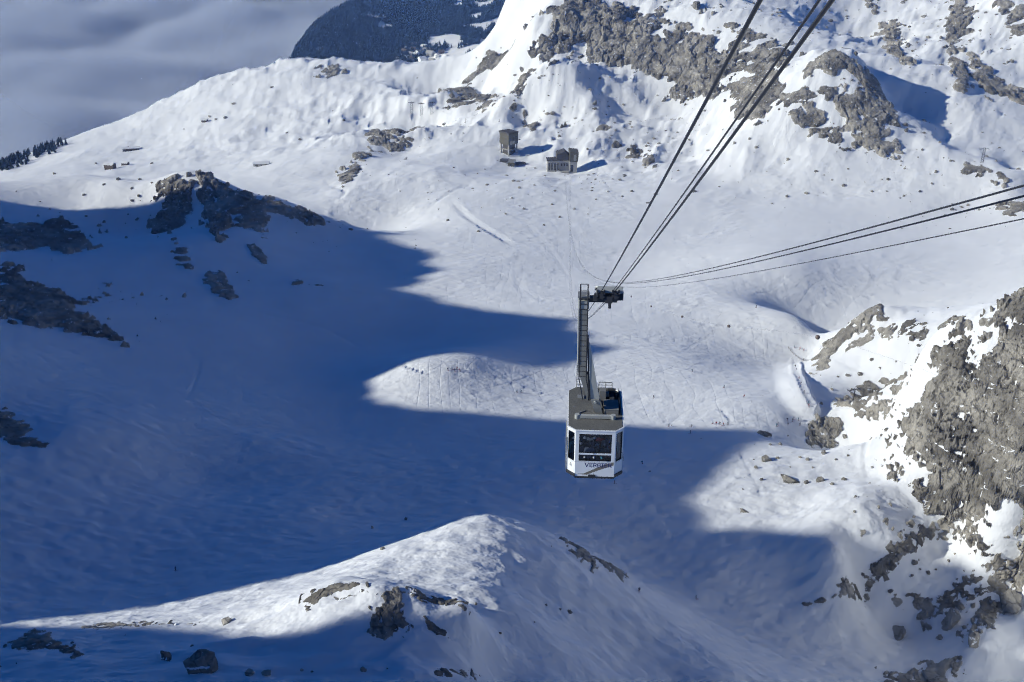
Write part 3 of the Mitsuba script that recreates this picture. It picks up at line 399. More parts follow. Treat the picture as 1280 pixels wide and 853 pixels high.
box_c, box_s = [(a[0] + a[1]) / 2 for a in (FX, FY, FZ)], [(a[1] - a[0]) / 2 for a in (FX, FY, FZ)]
CUBE_ = T().translate(box_c).scale(box_s)
scene['haze_air'] = {'type': 'homogeneous', 'albedo': {'type': 'rgb', 'value': [.93, .95, .97]}, 'sigma_t': {'type': 'rgb', 'value': [1.5e-5, 2.8e-5, 6.2e-5]}}
scene['fog_air'] = {'type': 'heterogeneous', 'albedo': {'type': 'rgb', 'value': [.66, .71, .81]}, 'scale': .018, 'sigma_t': {'type': 'gridvolume', 'grid': mi.VolumeGrid(dens.astype(np.float32)), 'to_world': CUBE_.translate([-1, -1, -1]).scale([2, 2, 2])}}
scene['fog'] = {'type': 'cube', 'to_world': CUBE_, 'bsdf': {'type': 'null'}, 'interior': {'type': 'ref', 'id': 'fog_air'}, 'exterior': {'type': 'ref', 'id': 'haze_air'}}
labels['fog'] = {'label': 'sea of fog filling the valley beyond the snowy skyline', 'category': 'fog', 'kind': 'stuff'}
scene['haze'] = {'type': 'cube', 'to_world': T().translate([-1500, 6000, -710]).scale([9000, 9000, 800]), 'bsdf': {'type': 'null'}, 'interior': {'type': 'ref', 'id': 'haze_air'}}
labels['haze'] = {'label': 'thin blue mountain air', 'category': 'haze', 'kind': 'stuff'}
scene['camera']['medium'] = {'type': 'ref', 'id': 'haze_air'}
# ------------------------------------------------------------------ helpers for built things
from manifold3d import Manifold, CrossSection
def flat(name, rgb, rough=.6, metallic=0.0, spec=.4, var=.12, scale=3.0):
    rgb = tuple(rgb)
    scene[name] = {'type': 'twosided', 'b': {'type': 'principled', 'roughness': rough, 'metallic': metallic, 'specular': spec,
                   'base_color': proc(lambda p, n, uv: mi.Color3f(rgb) * (1 - var + 2 * var * fbm(p.x * scale, p.y * scale, p.z * scale, 3)))}}
flat('white_paint', (.84, .84, .82), .35, 0, .5, .05)
flat('grey_steel', (.30, .30, .28), .45, .3, .5, .14)
flat('pale_steel', (.47, .47, .43), .45, .2, .5, .10)
flat('dark_steel', (.05, .05, .055), .45, .3, .5, .2)
flat('dark_matte', (.045, .045, .047), .9, 0, .1, .2)
flat('grey_matte', (.20, .198, .19), .85, 0, .15, .12)
flat('rope_steel', (.055, .055, .06), .4, .6, .5, .2, 9)
flat('olive_cladding', (.105, .098, .075), .7, 0, .3, .2, .5)
flat('concrete', (.36, .35, .33), .85, 0, .2, .12, .3)
flat('dark_roof', (.075, .07, .065), .7, 0, .3, .2, .4)
flat('dark_opening', (.02, .022, .028), .25, 0, .5, .1)
flat('timber', (.11, .085, .065), .8, 0, .2, .2, .6)
flat('navy_print', (.015, .03, .14), .5)
flat('stripe_print', (.20, .175, .14), .5, 0, .4, .05)
flat('skin', (.55, .36, .27), .6)
flat('ball_paint', (.17, .13, .11), .5)
for nm, c in (('cloth_navy', (.03, .04, .09)), ('cloth_black', (.022, .022, .025)), ('cloth_red', (.30, .03, .03)), ('cloth_pale', (.55, .55, .56)), ('cloth_teal', (.04, .14, .2))): flat(nm, c, .8, 0, .2)
def deck_relief(p, n, uv):
    return dr.abs(dr.sin(p.x * 60)) * .5 + dr.abs(dr.sin(p.y * 60)) * .5
scene['roof_grating'] = {'type': 'twosided', 'b': {'type': 'bumpmap', 'arbitrary': proc(deck_relief, eps=.004), 'scale': .012,
    'bsdf': {'type': 'principled', 'roughness': .6, 'specular': .3, 'base_color': proc(lambda p, n, uv: mix((.125, .122, .11), (.17, .165, .148), fbm(p.x * 2, p.y * 2, p.z, 3)) * (.8 + .4 * noise(p.x * 25, p.y * 25)))}}}
scene['cabin_glass'] = {'type': 'thindielectric', 'int_ior': 1.36, 'specular_transmittance': {'type': 'rgb', 'value': [.58, .62, .68]}}
cat = trimesh.util.concatenate
def box(x0, x1, y0, y1, z0, z1):
    m = trimesh.creation.box((x1 - x0, y1 - y0, z1 - z0)); m.apply_translation([(x0 + x1) / 2, (y0 + y1) / 2, (z0 + z1) / 2]); return m
def bar(p, q, r, n=8):
    return trimesh.creation.cylinder(r, segment=[p, q], sections=n)
def beam(p, q, w, h):
    """box section beam from p to q"""
    p, q = np.array(p, float), np.array(q, float); d = q - p; L = np.linalg.norm(d); d /= L
    s = np.cross(d, [0, 0, 1] if abs(d[2]) < .95 else [1, 0, 0]); s /= np.linalg.norm(s); u = np.cross(s, d)
    m = trimesh.creation.box((w, L, h)); M = np.eye(4); M[:3, 0], M[:3, 1], M[:3, 2], M[:3, 3] = s, d, u, (p + q) / 2
    m.apply_transform(M); return m
def plate(poly, a, b, axis='y'):
    """polygon extruded from a to b along the axis; its two coordinates are x, z (axis y), y, z (axis x) or x, y (axis z)"""
    m = trimesh.creation.extrude_polygon(shapely.Polygon(poly) if not hasattr(poly, 'area') else poly, abs(b - a), engine='earcut'); v = m.vertices.copy(); lo = min(a, b)
    if axis == 'y': m.vertices = np.stack([v[:, 0], v[:, 2] + lo, v[:, 1]], 1); m.invert()
    elif axis == 'x': m.vertices = np.stack([v[:, 2] + lo, v[:, 0], v[:, 1]], 1)
    else: m.vertices = v + [0, 0, lo]
    return m
def chain(segs): return cat(segs) if len(segs) > 1 else segs[0]
def thing(name, label, category, group=None):
    k_ = key(name); labels[k_] = {'label': label, 'category': category, **({'group': group} if group else {})}; return k_
def part(owner, name, mesh, bsdf, M=None, smooth=30, label=None):
    k_ = key(f'{owner}__{name}')
    scene[k_] = ply(mesh, bsdf, smooth=smooth, **({'to_world': M} if M is not None else {}))
    if label: labels[k_] = {'label': label}
    return k_
# ------------------------------------------------------------------ people
def hullm(balls):
    return Manifold.batch_hull([Manifold.sphere(r, 8).translate(list(map(float, c))) for c, r in balls])
def figure(pose=0, lean=0.0, arms=0.0):
    """one continuous body, 1.75 m, facing -y; pose 0 stands, 1 skis crouched. Returns dict of meshes"""
    k_ = .10 if pose else 0.0
    hip, kn, an = .93 - k_, .50 - k_ * .6, .09
    fy = -.16 if pose else 0.0                                        # knees forward
    P = []
    for s in (-1, 1):
        P += [hullm([((s * .10, 0, hip), .095), ((s * .11, fy, kn), .065)]), hullm([((s * .11, fy, kn), .065), ((s * .12, .03, an), .05)]), hullm([((s * .12, .03, .05), .05), ((s * .12, -.14, .04), .04)])]
    legs = P[0]
    for q in P[1:]: legs = legs + q
    legs = legs + hullm([((-.09, 0, hip), .11), ((.09, 0, hip), .11), ((0, 0, hip + .12), .12)])
    ly = -.22 * lean; sh = 1.42 - k_ * 1.2
    torso = hullm([((-.08, 0, hip + .06), .12), ((.08, 0, hip + .06), .12), ((-.15, ly, sh), .085), ((.15, ly, sh), .085), ((0, ly - .05, sh - .18), .12)])
    hands = []
    for s in (-1, 1):
        e = (s * .27, ly - .06 - .10 * arms, sh - .28); h = (s * (.26 + .04 * pose), ly - .16 - .22 * arms, sh - .50 + .16 * arms)
        torso = torso + hullm([((s * .19, ly, sh), .075), (e, .055)]) + hullm([(e, .055), (h, .042)])
        hands.append(h)
    neck = hullm([((0, ly, sh + .02), .06), ((0, ly - .02, sh + .14), .058)])
    face = hullm([((0, ly - .02, sh + .21), .095), ((0, ly - .05, sh + .15), .06), ((0, ly + .01, sh + .26), .095)]) + hullm([((0, ly - .125, sh + .195), .018), ((0, ly - .11, sh + .225), .014)])
    palms = [hullm([(h, .04), ((h[0] * .97, h[1] - .05, h[2] - .05), .03)]) + hullm([((h[0] * .97, h[1] - .05, h[2] - .05), .022), ((h[0] * .92, h[1] - .06, h[2] - .11), .014)]) + hullm([((h[0] * .9, h[1] - .03, h[2] - .02), .016), ((h[0] * .82, h[1] - .07, h[2] - .04), .013)]) for h in hands]
    body = legs + torso + neck + face + palms[0] + palms[1]
    grow = lambda m, g: m
    cap = hullm([((0, ly + .012, sh + .265), .112), ((0, ly - .02, sh + .285), .10)]).trim_by_plane([0, .25, 1], float(sh + .21))
    def tm(m): q = m.to_mesh(); return trimesh.Trimesh(q.vert_properties[:, :3], q.tri_verts, process=False)
    coat = hullm([((-.09, 0, hip + .0), .135), ((.09, 0, hip + .0), .135), ((-.155, ly, sh), .10), ((.155, ly, sh), .10), ((0, ly - .05, sh - .18), .14)])
    for s, h in zip((-1, 1), hands):
        e = (s * .27, ly - .06 - .10 * arms, sh - .28)
        coat = coat + hullm([((s * .19, ly, sh), .092), (e, .07)]) + hullm([(e, .07), (h, .055)])
    return {'body': tm(body), 'jacket': tm(coat), 'helmet': tm(cap), 'hands': hands}
FIG = [figure(0, 0, .1), figure(0, .2, .8), figure(1, .9, .6)]
RIDERS = [{n: ply(m[n], b, smooth=40) for n, b in (('body', 'skin'), ('helmet', 'cloth_black'))} for m in FIG]
def person(name, label, M, fig, jacket, trousers, helmet, group=None, ski=False):
    k_ = thing(name, label, 'person', group)
    part(k_, 'body', FIG[fig]['body'], trousers, M, 40)
    part(k_, 'jacket', FIG[fig]['jacket'], jacket, M, 40); part(k_, 'helmet', FIG[fig]['helmet'], helmet, M, 40)
    if ski:
        for s in (-1, 1):
            part(k_, 'ski', cat([box(s * .12 - .045, s * .12 + .045, -.85, .75, .0, .025), beam((s * .12, -.84, .012), (s * .12, -1.0, .10), .085, .022)]), 'cloth_red', M, False)
            h = FIG[fig]['hands'][0 if s < 0 else 1]
            part(k_, 'ski_pole', bar(h, (h[0] * 1.5, h[1] + .25, .02), .012, 6), 'dark_steel', M, False)
    return k_
# ------------------------------------------------------------------ the cable car
ROPE_DX, ROPE_M = .0528, .49                                            # the line of the ropes: sideways per metre, fall per metre at the carriage
ROPE_C = (-318 + ROPE_M * 1146) / 1146 ** 2
def rope_z(y): s = y - 54.3; return -23.02 - ROPE_M * s + ROPE_C * s * s
YAW = -math.degrees(math.atan(ROPE_DX))
CAR = T().translate([4.58, 52.0, -33.22]).rotate([0, 0, 1], YAW)
car = thing('cable_car', 'white and grey cable car cabin hanging from its ropes over the bowl', 'cable car')
Wd, Ln, Ht, bx, by = 1.54, 5.05, 2.96, .45, .46
OCT = np.array([(-Wd + bx, 0), (Wd - bx, 0), (Wd, by), (Wd, Ln - by), (Wd - bx, Ln), (-Wd + bx, Ln), (-Wd, Ln - by), (-Wd, by)])
def octagon(g, z0, z1): return Manifold.extrude(CrossSection([[tuple(map(float, p)) for p in np.array(shapely.Polygon(OCT).buffer(g, join_style='mitre').exterior.coords)[:-1]][::-1 if not shapely.Polygon(OCT).buffer(g, join_style='mitre').exterior.is_ccw else 1]]), z1 - z0).translate([0, 0, z0])
def mtm(m): q = m.to_mesh(); return trimesh.Trimesh(q.vert_properties[:, :3], q.tri_verts, process=False)
shell = octagon(0, 0, Ht) - octagon(-.07, .12, Ht + .1)
WINS = []                                                              # windows: two corners on a wall, floor height, top height
def on_wall(i, a, b, z0, z1, nm): WINS.append((i, a, b, z0, z1, nm))
on_wall(0, .09, .91, 1.56, 2.76, 'front_window'); on_wall(0, .09, .91, 1.05, 1.44, 'lower_window')
for i in (1, 7): on_wall(i, .13, .87, 1.0, 2.78, 'corner_window')
for i in (2, 6):
    for a, b in ((.03, .32), (.36, .64), (.68, .97)): on_wall(i, a, b, 1.30, 2.76, 'side_window')
on_wall(4, .09, .91, 1.30, 2.76, 'rear_window')
for i in (3, 5): on_wall(i, .13, .87, 1.3, 2.78, 'corner_window')
def wall_frame(i):
    p, q = OCT[i], OCT[(i + 1) % 8]; d = (q - p); L = np.linalg.norm(d); d = d / L; n = np.array([d[1], -d[0]]); return p, d, n, L
def on(i, a0, a1, z0, z1, t0, t1):
    """a block on wall i: from a0 to a1 metres along, z0 to z1, from t0 to t1 outwards"""
    p, d, n, L = wall_frame(i)
    m = trimesh.creation.box((a1 - a0, t1 - t0, z1 - z0)); M = np.eye(4); M[:2, 0], M[:2, 1] = d, -n; M[2, 2] = 1
    M[:2, 3] = p + d * (a0 + a1) / 2 + n * (t0 + t1) / 2; M[2, 3] = (z0 + z1) / 2
    m.apply_transform(M); return m
def man(m): return Manifold.hull_points(np.asarray(m.vertices, float))
for i, a, b, z0, z1, nm in WINS:
    L = wall_frame(i)[3]; shell = shell - man(on(i, a * L, b * L, z0, z1, -.3, .3))
def sum_wins():
    u = Manifold()
    for i, a, b, z0, z1, nm in WINS:
        L = wall_frame(i)[3]; u = u + man(on(i, a * L, b * L, z0, z1, -.3, .3))
    return u
body = part(car, 'body', mtm(shell), 'white_paint', CAR, False)
for i, a, b, z0, z1, nm in WINS:
    L = wall_frame(i)[3]
    w = part(car, nm, on(i, a * L - .01, b * L + .01, z0 - .01, z1 + .01, -.042, -.036), 'cabin_glass', CAR, False)
    fr = [on(i, a * L, a * L + .035, z0, z1, -.03, .006), on(i, b * L - .035, b * L, z0, z1, -.03, .006), on(i, a * L + .035, b * L - .035, z0, z0 + .035, -.03, .006), on(i, a * L + .035, b * L - .035, z1 - .035, z1, -.03, .006)]
    part(w, 'seal', cat(fr), 'cloth_black', CAR, False)
part(car, 'lining', mtm((octagon(-.078, .2, Ht - .1) - octagon(-.09, .19, Ht)) - sum_wins()), 'grey_steel', CAR, False)  # grey lining added inside the white walls to dim the cabin interior
part(car, 'floor', mtm(octagon(-.075, .125, .2)), 'dark_steel', CAR, False)
part(car, 'ceiling', mtm(octagon(-.075, Ht - .09, Ht - .03)), 'grey_steel', CAR, False)
part(car, 'bumper', cat([on(0, 0, 2.18, -.06, .05, -.06, .03), *[on(i, 0, .66, .02, .22, .002, .05) for i in (1, 7)]]), 'dark_steel', CAR, False)
part(car, 'panel_seam', cat([on(0, .02, 2.12, .985, 1.0, .001, .004), on(0, 1.06, 1.075, .06, .985, .001, .004), *[on(i, .02, .62, .945, .96, .001, .004) for i in (1, 7)]]), 'grey_steel', CAR, False)
part(car, 'wiper', cat([on(0, 1.0, 1.75, 1.60, 1.615, .012, .022), on(0, 1.0, 1.03, 1.50, 1.62, .008, .03)]), 'dark_matte', CAR, False)
part(car, 'step', on(0, .75, 1.15, .06, .17, 0, .03), 'dark_steel', CAR, False)  # dark block added to stand for the dark slot at bottom centre
part(car, 'guard_rail', cat([bar((s * (Wd + .05), .4, .9), (s * (Wd + .05), Ln - .4, .9), .03) for s in (-1, 1)] + [bar((-Wd - .05, .42, .25), (-Wd - .05, .42, 2.3), .028)]), 'grey_steel', CAR)
# roof: a deck with a sunken bay on its right
deck = octagon(-.05, Ht, Ht + .05) - Manifold.cube([1.16, 3.1, 1]).translate([.22, 1.72, Ht - .5])
part(car, 'roof_deck', mtm(deck), 'roof_grating', CAR, False)
rim = octagon(.03, Ht - .02, Ht + .035) - octagon(-.05, Ht - .3, Ht + .3)
part(car, 'roof_rim', mtm(rim), 'white_paint', CAR, False)
part(car, 'roof_bay', cat([box(.16, 1.42, 1.66, 4.86, Ht - .028, Ht - .012), box(.215, .225, 1.72, 4.8, Ht, Ht + .10), box(1.375, 1.39, 1.72, 4.8, Ht - .01, Ht + .16)]), 'dark_matte', CAR, False)
part(car, 'equipment_box', cat([box(.50, 1.28, 1.80, 2.95, Ht - .01, Ht + .34), box(.48, 1.30, 1.78, 2.97, Ht + .34, Ht + .37)]), 'grey_matte', CAR, False, 'grey equipment box on the front of the roof bay')
part(car, 'equipment_box', cat([box(.26, .62, 3.5, 3.95, Ht - .01, Ht + .62), box(.62, .80, 3.6, 3.82, Ht + .2, Ht + .45)]), 'grey_matte', CAR, False, 'small upright equipment box at the back of the roof bay')
part(car, 'motor', cat([bar((.75, 4.2, Ht + .22), (1.2, 4.2, Ht + .22), .2, 14), box(.85, 1.1, 3.1, 4.0, Ht - .01, Ht + .22)]), 'dark_matte', CAR)
tb = cat([box(-1.02, 1.02, 1.20, 1.40, Ht + .10, Ht + .27), bar((-1.02, 1.30, Ht + .05), (-1.02, 1.30, Ht + .31), .14, 16), bar((.98, 1.30, Ht + .05), (.98, 1.30, Ht + .31), .14, 16)])
cb = part(car, 'cross_beam', tb, 'pale_steel', CAR, False)
part(cb, 'bracket', cat([box(s - .06, s + .06, 1.18, 1.44, Ht + .05, Ht + .1) for s in (-.9, .9)]), 'grey_steel', CAR, False)
part(car, 'roof_rail', cat([bar((x, 4.98, Ht + .05), (x, 4.98, Ht + .42), .022) for x in (.25, .65, 1.02)] + [bar((.25, 4.98, Ht + .42), (1.02, 4.98, Ht + .42), .028), bar((.25, 4.98, Ht + .24), (1.02, 4.98, Ht + .24), .018)]), 'grey_steel', CAR)
part(car, 'roof_ladder', cat([bar((x, 4.90, Ht), (x, 4.90, Ht + 1.55), .026) for x in (-1.05, -.62)] + [bar((-1.05, 4.90, Ht + z), (-.62, 4.90, Ht + z), .018) for z in (.3, .62, .94, 1.26, 1.5)]), 'grey_steel', CAR)
part(car, 'roof_hatch', cat([box(-1.0, -.62, 3.55, 3.95, Ht + .05, Ht + .11), bar((-1.02, 1.75, Ht + .09), (-.55, 2.15, Ht + .09), .035)]), 'grey_steel', CAR, False)
# hanger
PZ = 3.82
ha = part(car, 'hanger', cat([beam((-.80, 2.3, 5.45), (-.86, 2.3, 10.12), .40, .50), plate([(-1.04, 5.55), (-.60, 5.55), (-.18, 4.55), (-.26, 3.75), (-.46, 3.75)], 2.08, 2.52)]), 'grey_steel', CAR, False)
part(ha, 'arm_plate', plate([(-.50, 7.35), (-.44, 7.35), (.20, 3.95), (.16, 3.62), (-.20, 3.62), (-.30, 3.95)], 1.90, 2.02), 'pale_steel', CAR, False)
part(ha, 'arm_edge', plate([(-.58, 7.6), (-.50, 7.6), (-.33, 3.8), (-.44, 3.8)], 1.92, 2.46), 'dark_steel', CAR, False)
part(ha, 'head_beam', box(-.62, .95, 2.1, 2.5, 9.72, 9.96), 'dark_steel', CAR, False)
for a_, b_ in ((1.74, 1.90), (2.55, 2.70)): part(ha, 'foot_plate', plate([(-.27, 3.95), (.17, 3.95), (.42, Ht + .04), (.02, Ht + .04)], a_, b_), 'grey_steel', CAR, False)
part(ha, 'pivot_bolt', cat([bar((-.04, 1.66, PZ), (-.04, 2.75, PZ), .075, 14)]), 'pale_steel', CAR)
for x, nm in ((-1.03, 'ladder_rail'), (-.63, 'ladder_rail')): part(ha, nm, cat([bar((x + .05, 1.86, 5.2), (x, 1.86, 10.85), .035), bar((x + .05, 1.86, 5.2), (x + .30, 1.86, 3.9), .03)]), 'dark_steel', CAR)
for j in range(16): part(ha, 'rung', bar((-1.02, 1.86, 5.35 + j * .31), (-.62, 1.86, 5.35 + j * .31), .024, 6), 'dark_steel', CAR)
part(ha, 'head_plate', box(-1.15, -.52, 1.92, 2.68, 10.02, 10.10), 'grey_steel', CAR, False)
part(ha, 'head_rail', cat([bar((-1.03, 1.86, 10.85), (-.63, 1.86, 10.85), .025), bar((-1.03, 1.86, 10.5), (-.63, 1.86, 10.5), .02)]), 'grey_steel', CAR, False)
part(ha, 'cable_box', cat([box(-1.1, -.55, 1.88, 2.05, 9.4, 9.85), bar((-1.06, 2.1, 6.0), (-1.10, 2.1, 10.1), .05)]), 'pale_steel', CAR, False)
# carriage on the ropes
CARR = T().translate([4.58 + ROPE_DX * 2.3 + .42, 54.3, rope_z(54.3) - .34]).rotate([0, 0, 1], YAW).rotate([1, 0, 0], -math.degrees(math.atan(ROPE_M)))
hood = plate([(-.66, -1.35), (-.42, -1.55), (.48, -1.55), (.80, -1.1), (.80, 1.1), (.48, 1.55), (-.42, 1.55), (-.66, 1.35)], .50, .56, 'z')
ca = part(car, 'carriage', cat([box(-.62, -.54, -1.8, 1.8, .0, .36), box(-.26, -.18, -1.8, 1.8, .0, .36), box(.18, .26, -1.8, 1.8, .0, .36), box(.50, .58, -1.8, 1.8, .0, .36), box(-.7, .7, -.3, .3, -.1, .25), box(-.6, .62, -1.4, -1.2, .34, .40), box(-.6, .62, 1.2, 1.4, .34, .40)]), 'dark_steel', CARR, False)
part(ca, 'hood', cat([hood, plate([(-.68, .20), (.82, .20), (.70, .56), (-.56, .56)], -1.62, -1.54)]), 'pale_steel', CARR, False)
for x in (-.36, .36):
    for j in range(6):
        y_ = -1.65 + j * .66
        part(ca, 'wheel', cat([bar((x - .06, y_, .16), (x + .06, y_, .16), .14, 18), bar((x - .14, y_, .16), (x + .14, y_, .16), .05, 8)]), 'dark_steel', CARR)
part(ca, 'sheave', cat([bar((.0, -1.7, -.42), (.14, -1.7, -.42), .2, 18), bar((.05, -1.7, -.42), (.05, -1.6, .1), .06)]), 'dark_steel', CARR)
part(ca, 'rope_brake', cat([box(-.46, -.28, -1.98, -1.8, -.14, .14), box(.28, .46, -1.98, -1.8, -.14, .14), box(-.16, .2, -1.9, -1.5, -.34, .0), box(-.76, -.6, -1.5, -.9, -.2, .1), box(.62, .78, -1.6, -1.0, -.15, .2)]), 'dark_steel', CARR, False)
# lettering, stripe and number on the white front below the windows
def on_front(mesh, x, z, depth=.006):
    v = mesh.vertices; m = trimesh.Trimesh(np.stack([v[:, 0] + x, -v[:, 2] - .0015, v[:, 1] + z], 1), mesh.faces, process=False); return m
tx = meshkit.text_mesh('VERBIER', .26, .004, True); tw = tx.bounds[1][0] - tx.bounds[0][0]
part(car, 'lettering', on_front(tx, -.55 - tx.bounds[0][0] + .0, .66), 'navy_print', CAR, False, 'dark blue name lettered across the white front')
part(car, 'stripe', plate([(-.98, .22), (-.60, .22), (.55, .85), (1.06, .99), (1.06, .80), (.28, .48), (-.45, .14)], -.0034, 0), 'stripe_print', CAR, False, 'grey brown band slanting across the white front')
p8, d8, n8, L8 = wall_frame(7)
n4 = meshkit.text_mesh('4', .24, .004, True); v = n4.vertices - n4.bounds[0]
part(car, 'number', trimesh.Trimesh(np.column_stack([p8[0] + d8[0] * (.22 + v[:, 0]) + n8[0] * (.002 + v[:, 2]), p8[1] + d8[1] * (.22 + v[:, 0]) + n8[1] * (.002 + v[:, 2]), .55 + v[:, 1]]), n4.faces, process=False), 'grey_steel', CAR, False, 'grey number on the left corner panel')
CREW = [(-.78, .42, 0, 'cloth_navy', 'cloth_pale', 'passenger in a navy jacket and pale helmet at the left of the front window'), (-.30, .40, 1, 'cloth_pale', 'cloth_black', 'passenger in a pale jacket left of the middle of the front window'),
        (.12, .36, 0, 'cloth_black', 'cloth_pale', 'passenger in black with a pale helmet at the middle of the front window'), (.50, .42, 1, 'cloth_teal', 'cloth_pale', 'passenger in a teal jacket right of the middle of the front window'),
        (.88, .52, 0, 'cloth_red', 'cloth_black', 'passenger in a red jacket at the right of the front window'), (-.55, 1.05, 0, 'cloth_black', 'cloth_pale', 'passenger in black standing in the second row on the left'),
        (.02, 1.1, 1, 'cloth_navy', 'cloth_pale', 'passenger in navy standing in the second row at the middle'), (.66, 1.15, 0, 'cloth_pale', 'cloth_black', 'passenger in a pale jacket in the second row on the right'), (-1.15, 1.0, 0, 'cloth_teal', 'cloth_pale', 'passenger in teal beside the left corner window')]
CREW += [(-.25, 1.45, 0, 'cloth_pale', 'cloth_red', 'passenger in a pale jacket and red helmet in the third row'), (.35, 1.5, 1, 'cloth_red', 'cloth_pale', 'passenger in a red jacket and pale helmet in the third row'), (1.12, 1.1, 0, 'cloth_teal', 'cloth_pale', 'passenger in teal beside the right corner window')]
for x, y, f, jk, hl, lb in CREW:
    person('person', lb, CAR.translate([x, y, .2]).rotate([0, 0, 1], (x * 91) % 50 - 25), f, jk, 'cloth_black', hl)
# ------------------------------------------------------------------ ropes
def rope(label, pts, r, sides=8):
    P = np.array(pts, float); t = np.gradient(P, axis=0); t /= np.linalg.norm(t, axis=1, keepdims=True)
    s = np.cross(t, [0, 0, 1.0]); s /= np.linalg.norm(s, axis=1, keepdims=True); u = np.cross(s, t)
    a = np.arange(sides) / sides * 2 * np.pi
    V_ = (P[:, None] + r * (np.cos(a)[None, :, None] * s[:, None] + np.sin(a)[None, :, None] * u[:, None])).reshape(-1, 3)
    i = np.arange(len(P) - 1)[:, None] * sides + np.arange(sides)[None]; j = np.arange(len(P) - 1)[:, None] * sides + (np.arange(sides)[None] + 1) % sides
    F_ = np.stack([i, i + sides, j + sides, j], -1).reshape(-1, 4)
    k_ = key('rope'); scene[k_] = ply((V_, F_), 'rope_steel', smooth=True); labels[k_] = {'label': label, 'category': 'rope'}; return k_
yy = np.concatenate([np.linspace(-12, 60, 60), np.geomspace(63, 1209, 90)])
def own(dx, dz=0.0): return np.stack([4.58 + ROPE_DX * (yy - 54.3) + .11 + .42 + dx, yy, rope_z(yy) + dz], 1)
rope('thick track rope on the left of the three that hold the cable car', own(-.36), .027)
rope('thick track rope on the right of the three that hold the cable car', own(.36), .027)
rope('thinner haul rope just left of the right track rope', own(.22, -.02), .016)
def other(y): return -7.8 - .449 * (y - 24.4) + 1.4e-4 * (y - 24.4) ** 2
yo = np.concatenate([np.linspace(-12, 60, 40), np.geomspace(63, 1209, 90)])
for lb, dx, dz, r in (('upper of the two track ropes of the empty line on the right', -.32, .02, .028), ('lower of the two track ropes of the empty line on the right', .10, -.12, .028), ('thin haul rope lowest on the empty line on the right', 0, -.72, .016)):
    rope(lb, np.stack([11.75 + .040 * (yo - 24.4) + dx, yo, other(yo) + dz], 1), r)
# wire with round markers
MW = np.array([[26, 20, -17.5], [34, 70, -37.5], [38.5, 125, -59.1], [41.3, 190, -87.5], [42.5, 250, -112.5], [43.6, 315, -138.2], [44.9, 380, -162.7], [46, 450, -190], [47, 560, -232]], float)
rope('hair thin wire that carries the round markers', spline(MW, 60), .006, 5)
for j, p in enumerate(MW[2:7]):
    b = thing('marker_ball', ['nearest and largest round marker on the wire', 'second nearest round marker on the wire', 'middle round marker on the wire', 'second farthest round marker on the wire', 'farthest round marker on the wire'][j], 'marker ball', 'round markers hung along the wire')
    part(b, 'shell', trimesh.creation.icosphere(3, .30), 'ball_paint', T().translate(p.tolist()), True)
    part(b, 'clamp', bar((0, -.36, 0), (0, .36, 0), .05), 'dark_steel', T().translate(p.tolist()))
# ------------------------------------------------------------------ stations and huts
def block_windows(owner, xs, z0, z1, w, y, M, frame=.25):
    for x in xs:
        o = part(owner, 'window', box(x - w / 2, x + w / 2, y - .02, y + .3, z0, z1), 'dark_opening', M, False)
        part(o, 'frame', cat([box(x - w / 2 - frame, x - w / 2, y - .3, y + .1, z0, z1), box(x + w / 2, x + w / 2 + frame, y - .3, y + .1, z0, z1), box(x - w / 2 - frame, x + w / 2 + frame, y - .34, y + .1, z1, z1 + frame), box(x - .1, x + .1, y - .2, y - .02, z0, z1)]), 'concrete', M, False)
zt = float(height(-3.8, 1282)) - .8
MT = T().translate([-3.8, 1284, zt]).rotate([0, 0, 1], 44)
t1 = thing('lift_station', 'dark boxy station tower on legs, left of the two on the snow hump', 'building')
part(t1, 'upper_storey', box(-7.8, 7.8, -7.8, 7.8, 13, 26.2), 'olive_cladding', MT, False)
part(t1, 'roof', cat([plate([(-8.4, 26.2), (8.4, 26.2), (8.4, 27.4), (-8.4, 28.4)], -8.4, 8.4)]), 'dark_roof', MT, False)
part(t1, 'lower_storey', box(-5.2, 5.2, -5.2, 5.2, 0, 12.98), 'dark_roof', MT, False)
for x in (-6.6, 6.6):
    for y in (-6.6, 6.6): part(t1, 'leg', box(x - .7, x + .7, y - .7, y + .7, 0, 12.98), 'concrete', MT, False)
part(t1, 'floor_slab', box(-7.4, 7.4, -7.4, 7.4, 6.6, 7.2), 'concrete', MT, False)
bay = part(t1, 'cabin_bay', box(7.82, 8.1, -5.6, 5.6, 14.2, 24.4), 'dark_opening', MT, False)
part(bay, 'frame', cat([box(8.1, 8.6, -6.2, -5.6, 14, 24.8), box(8.1, 8.6, 5.6, 6.2, 14, 24.8), box(8.1, 8.6, -5.6, 5.6, 24.3, 24.9), box(8.12, 8.4, -2.4, 1.6, 16, 23)]), 'pale_steel', MT, False)
for y in (-4.6, 0, 4.6): part(t1, 'window', box(y - 1.4, y + 1.4, -8.02, -7.7, 18, 22), 'dark_opening', MT, False)
for y in (-3.4, 0, 3.4): part(t1, 'window', box(y - 1, y + 1, -5.42, -5.1, 1.5, 5.5), 'dark_opening', MT, False)
for y in (-4, 0): part(t1, 'panel', box(y - 1.9, y + 1.9, -8.0, -7.8, 13.4, 17.4), 'grey_steel', MT, False)
zt = float(height(-4, 1246)) - .5
MS = T().translate([-4, 1248, zt]).rotate([0, 0, 1], -8)
t2 = thing('terrace', 'low dark terrace slabs with a shed in the snow before the left station', 'terrace')
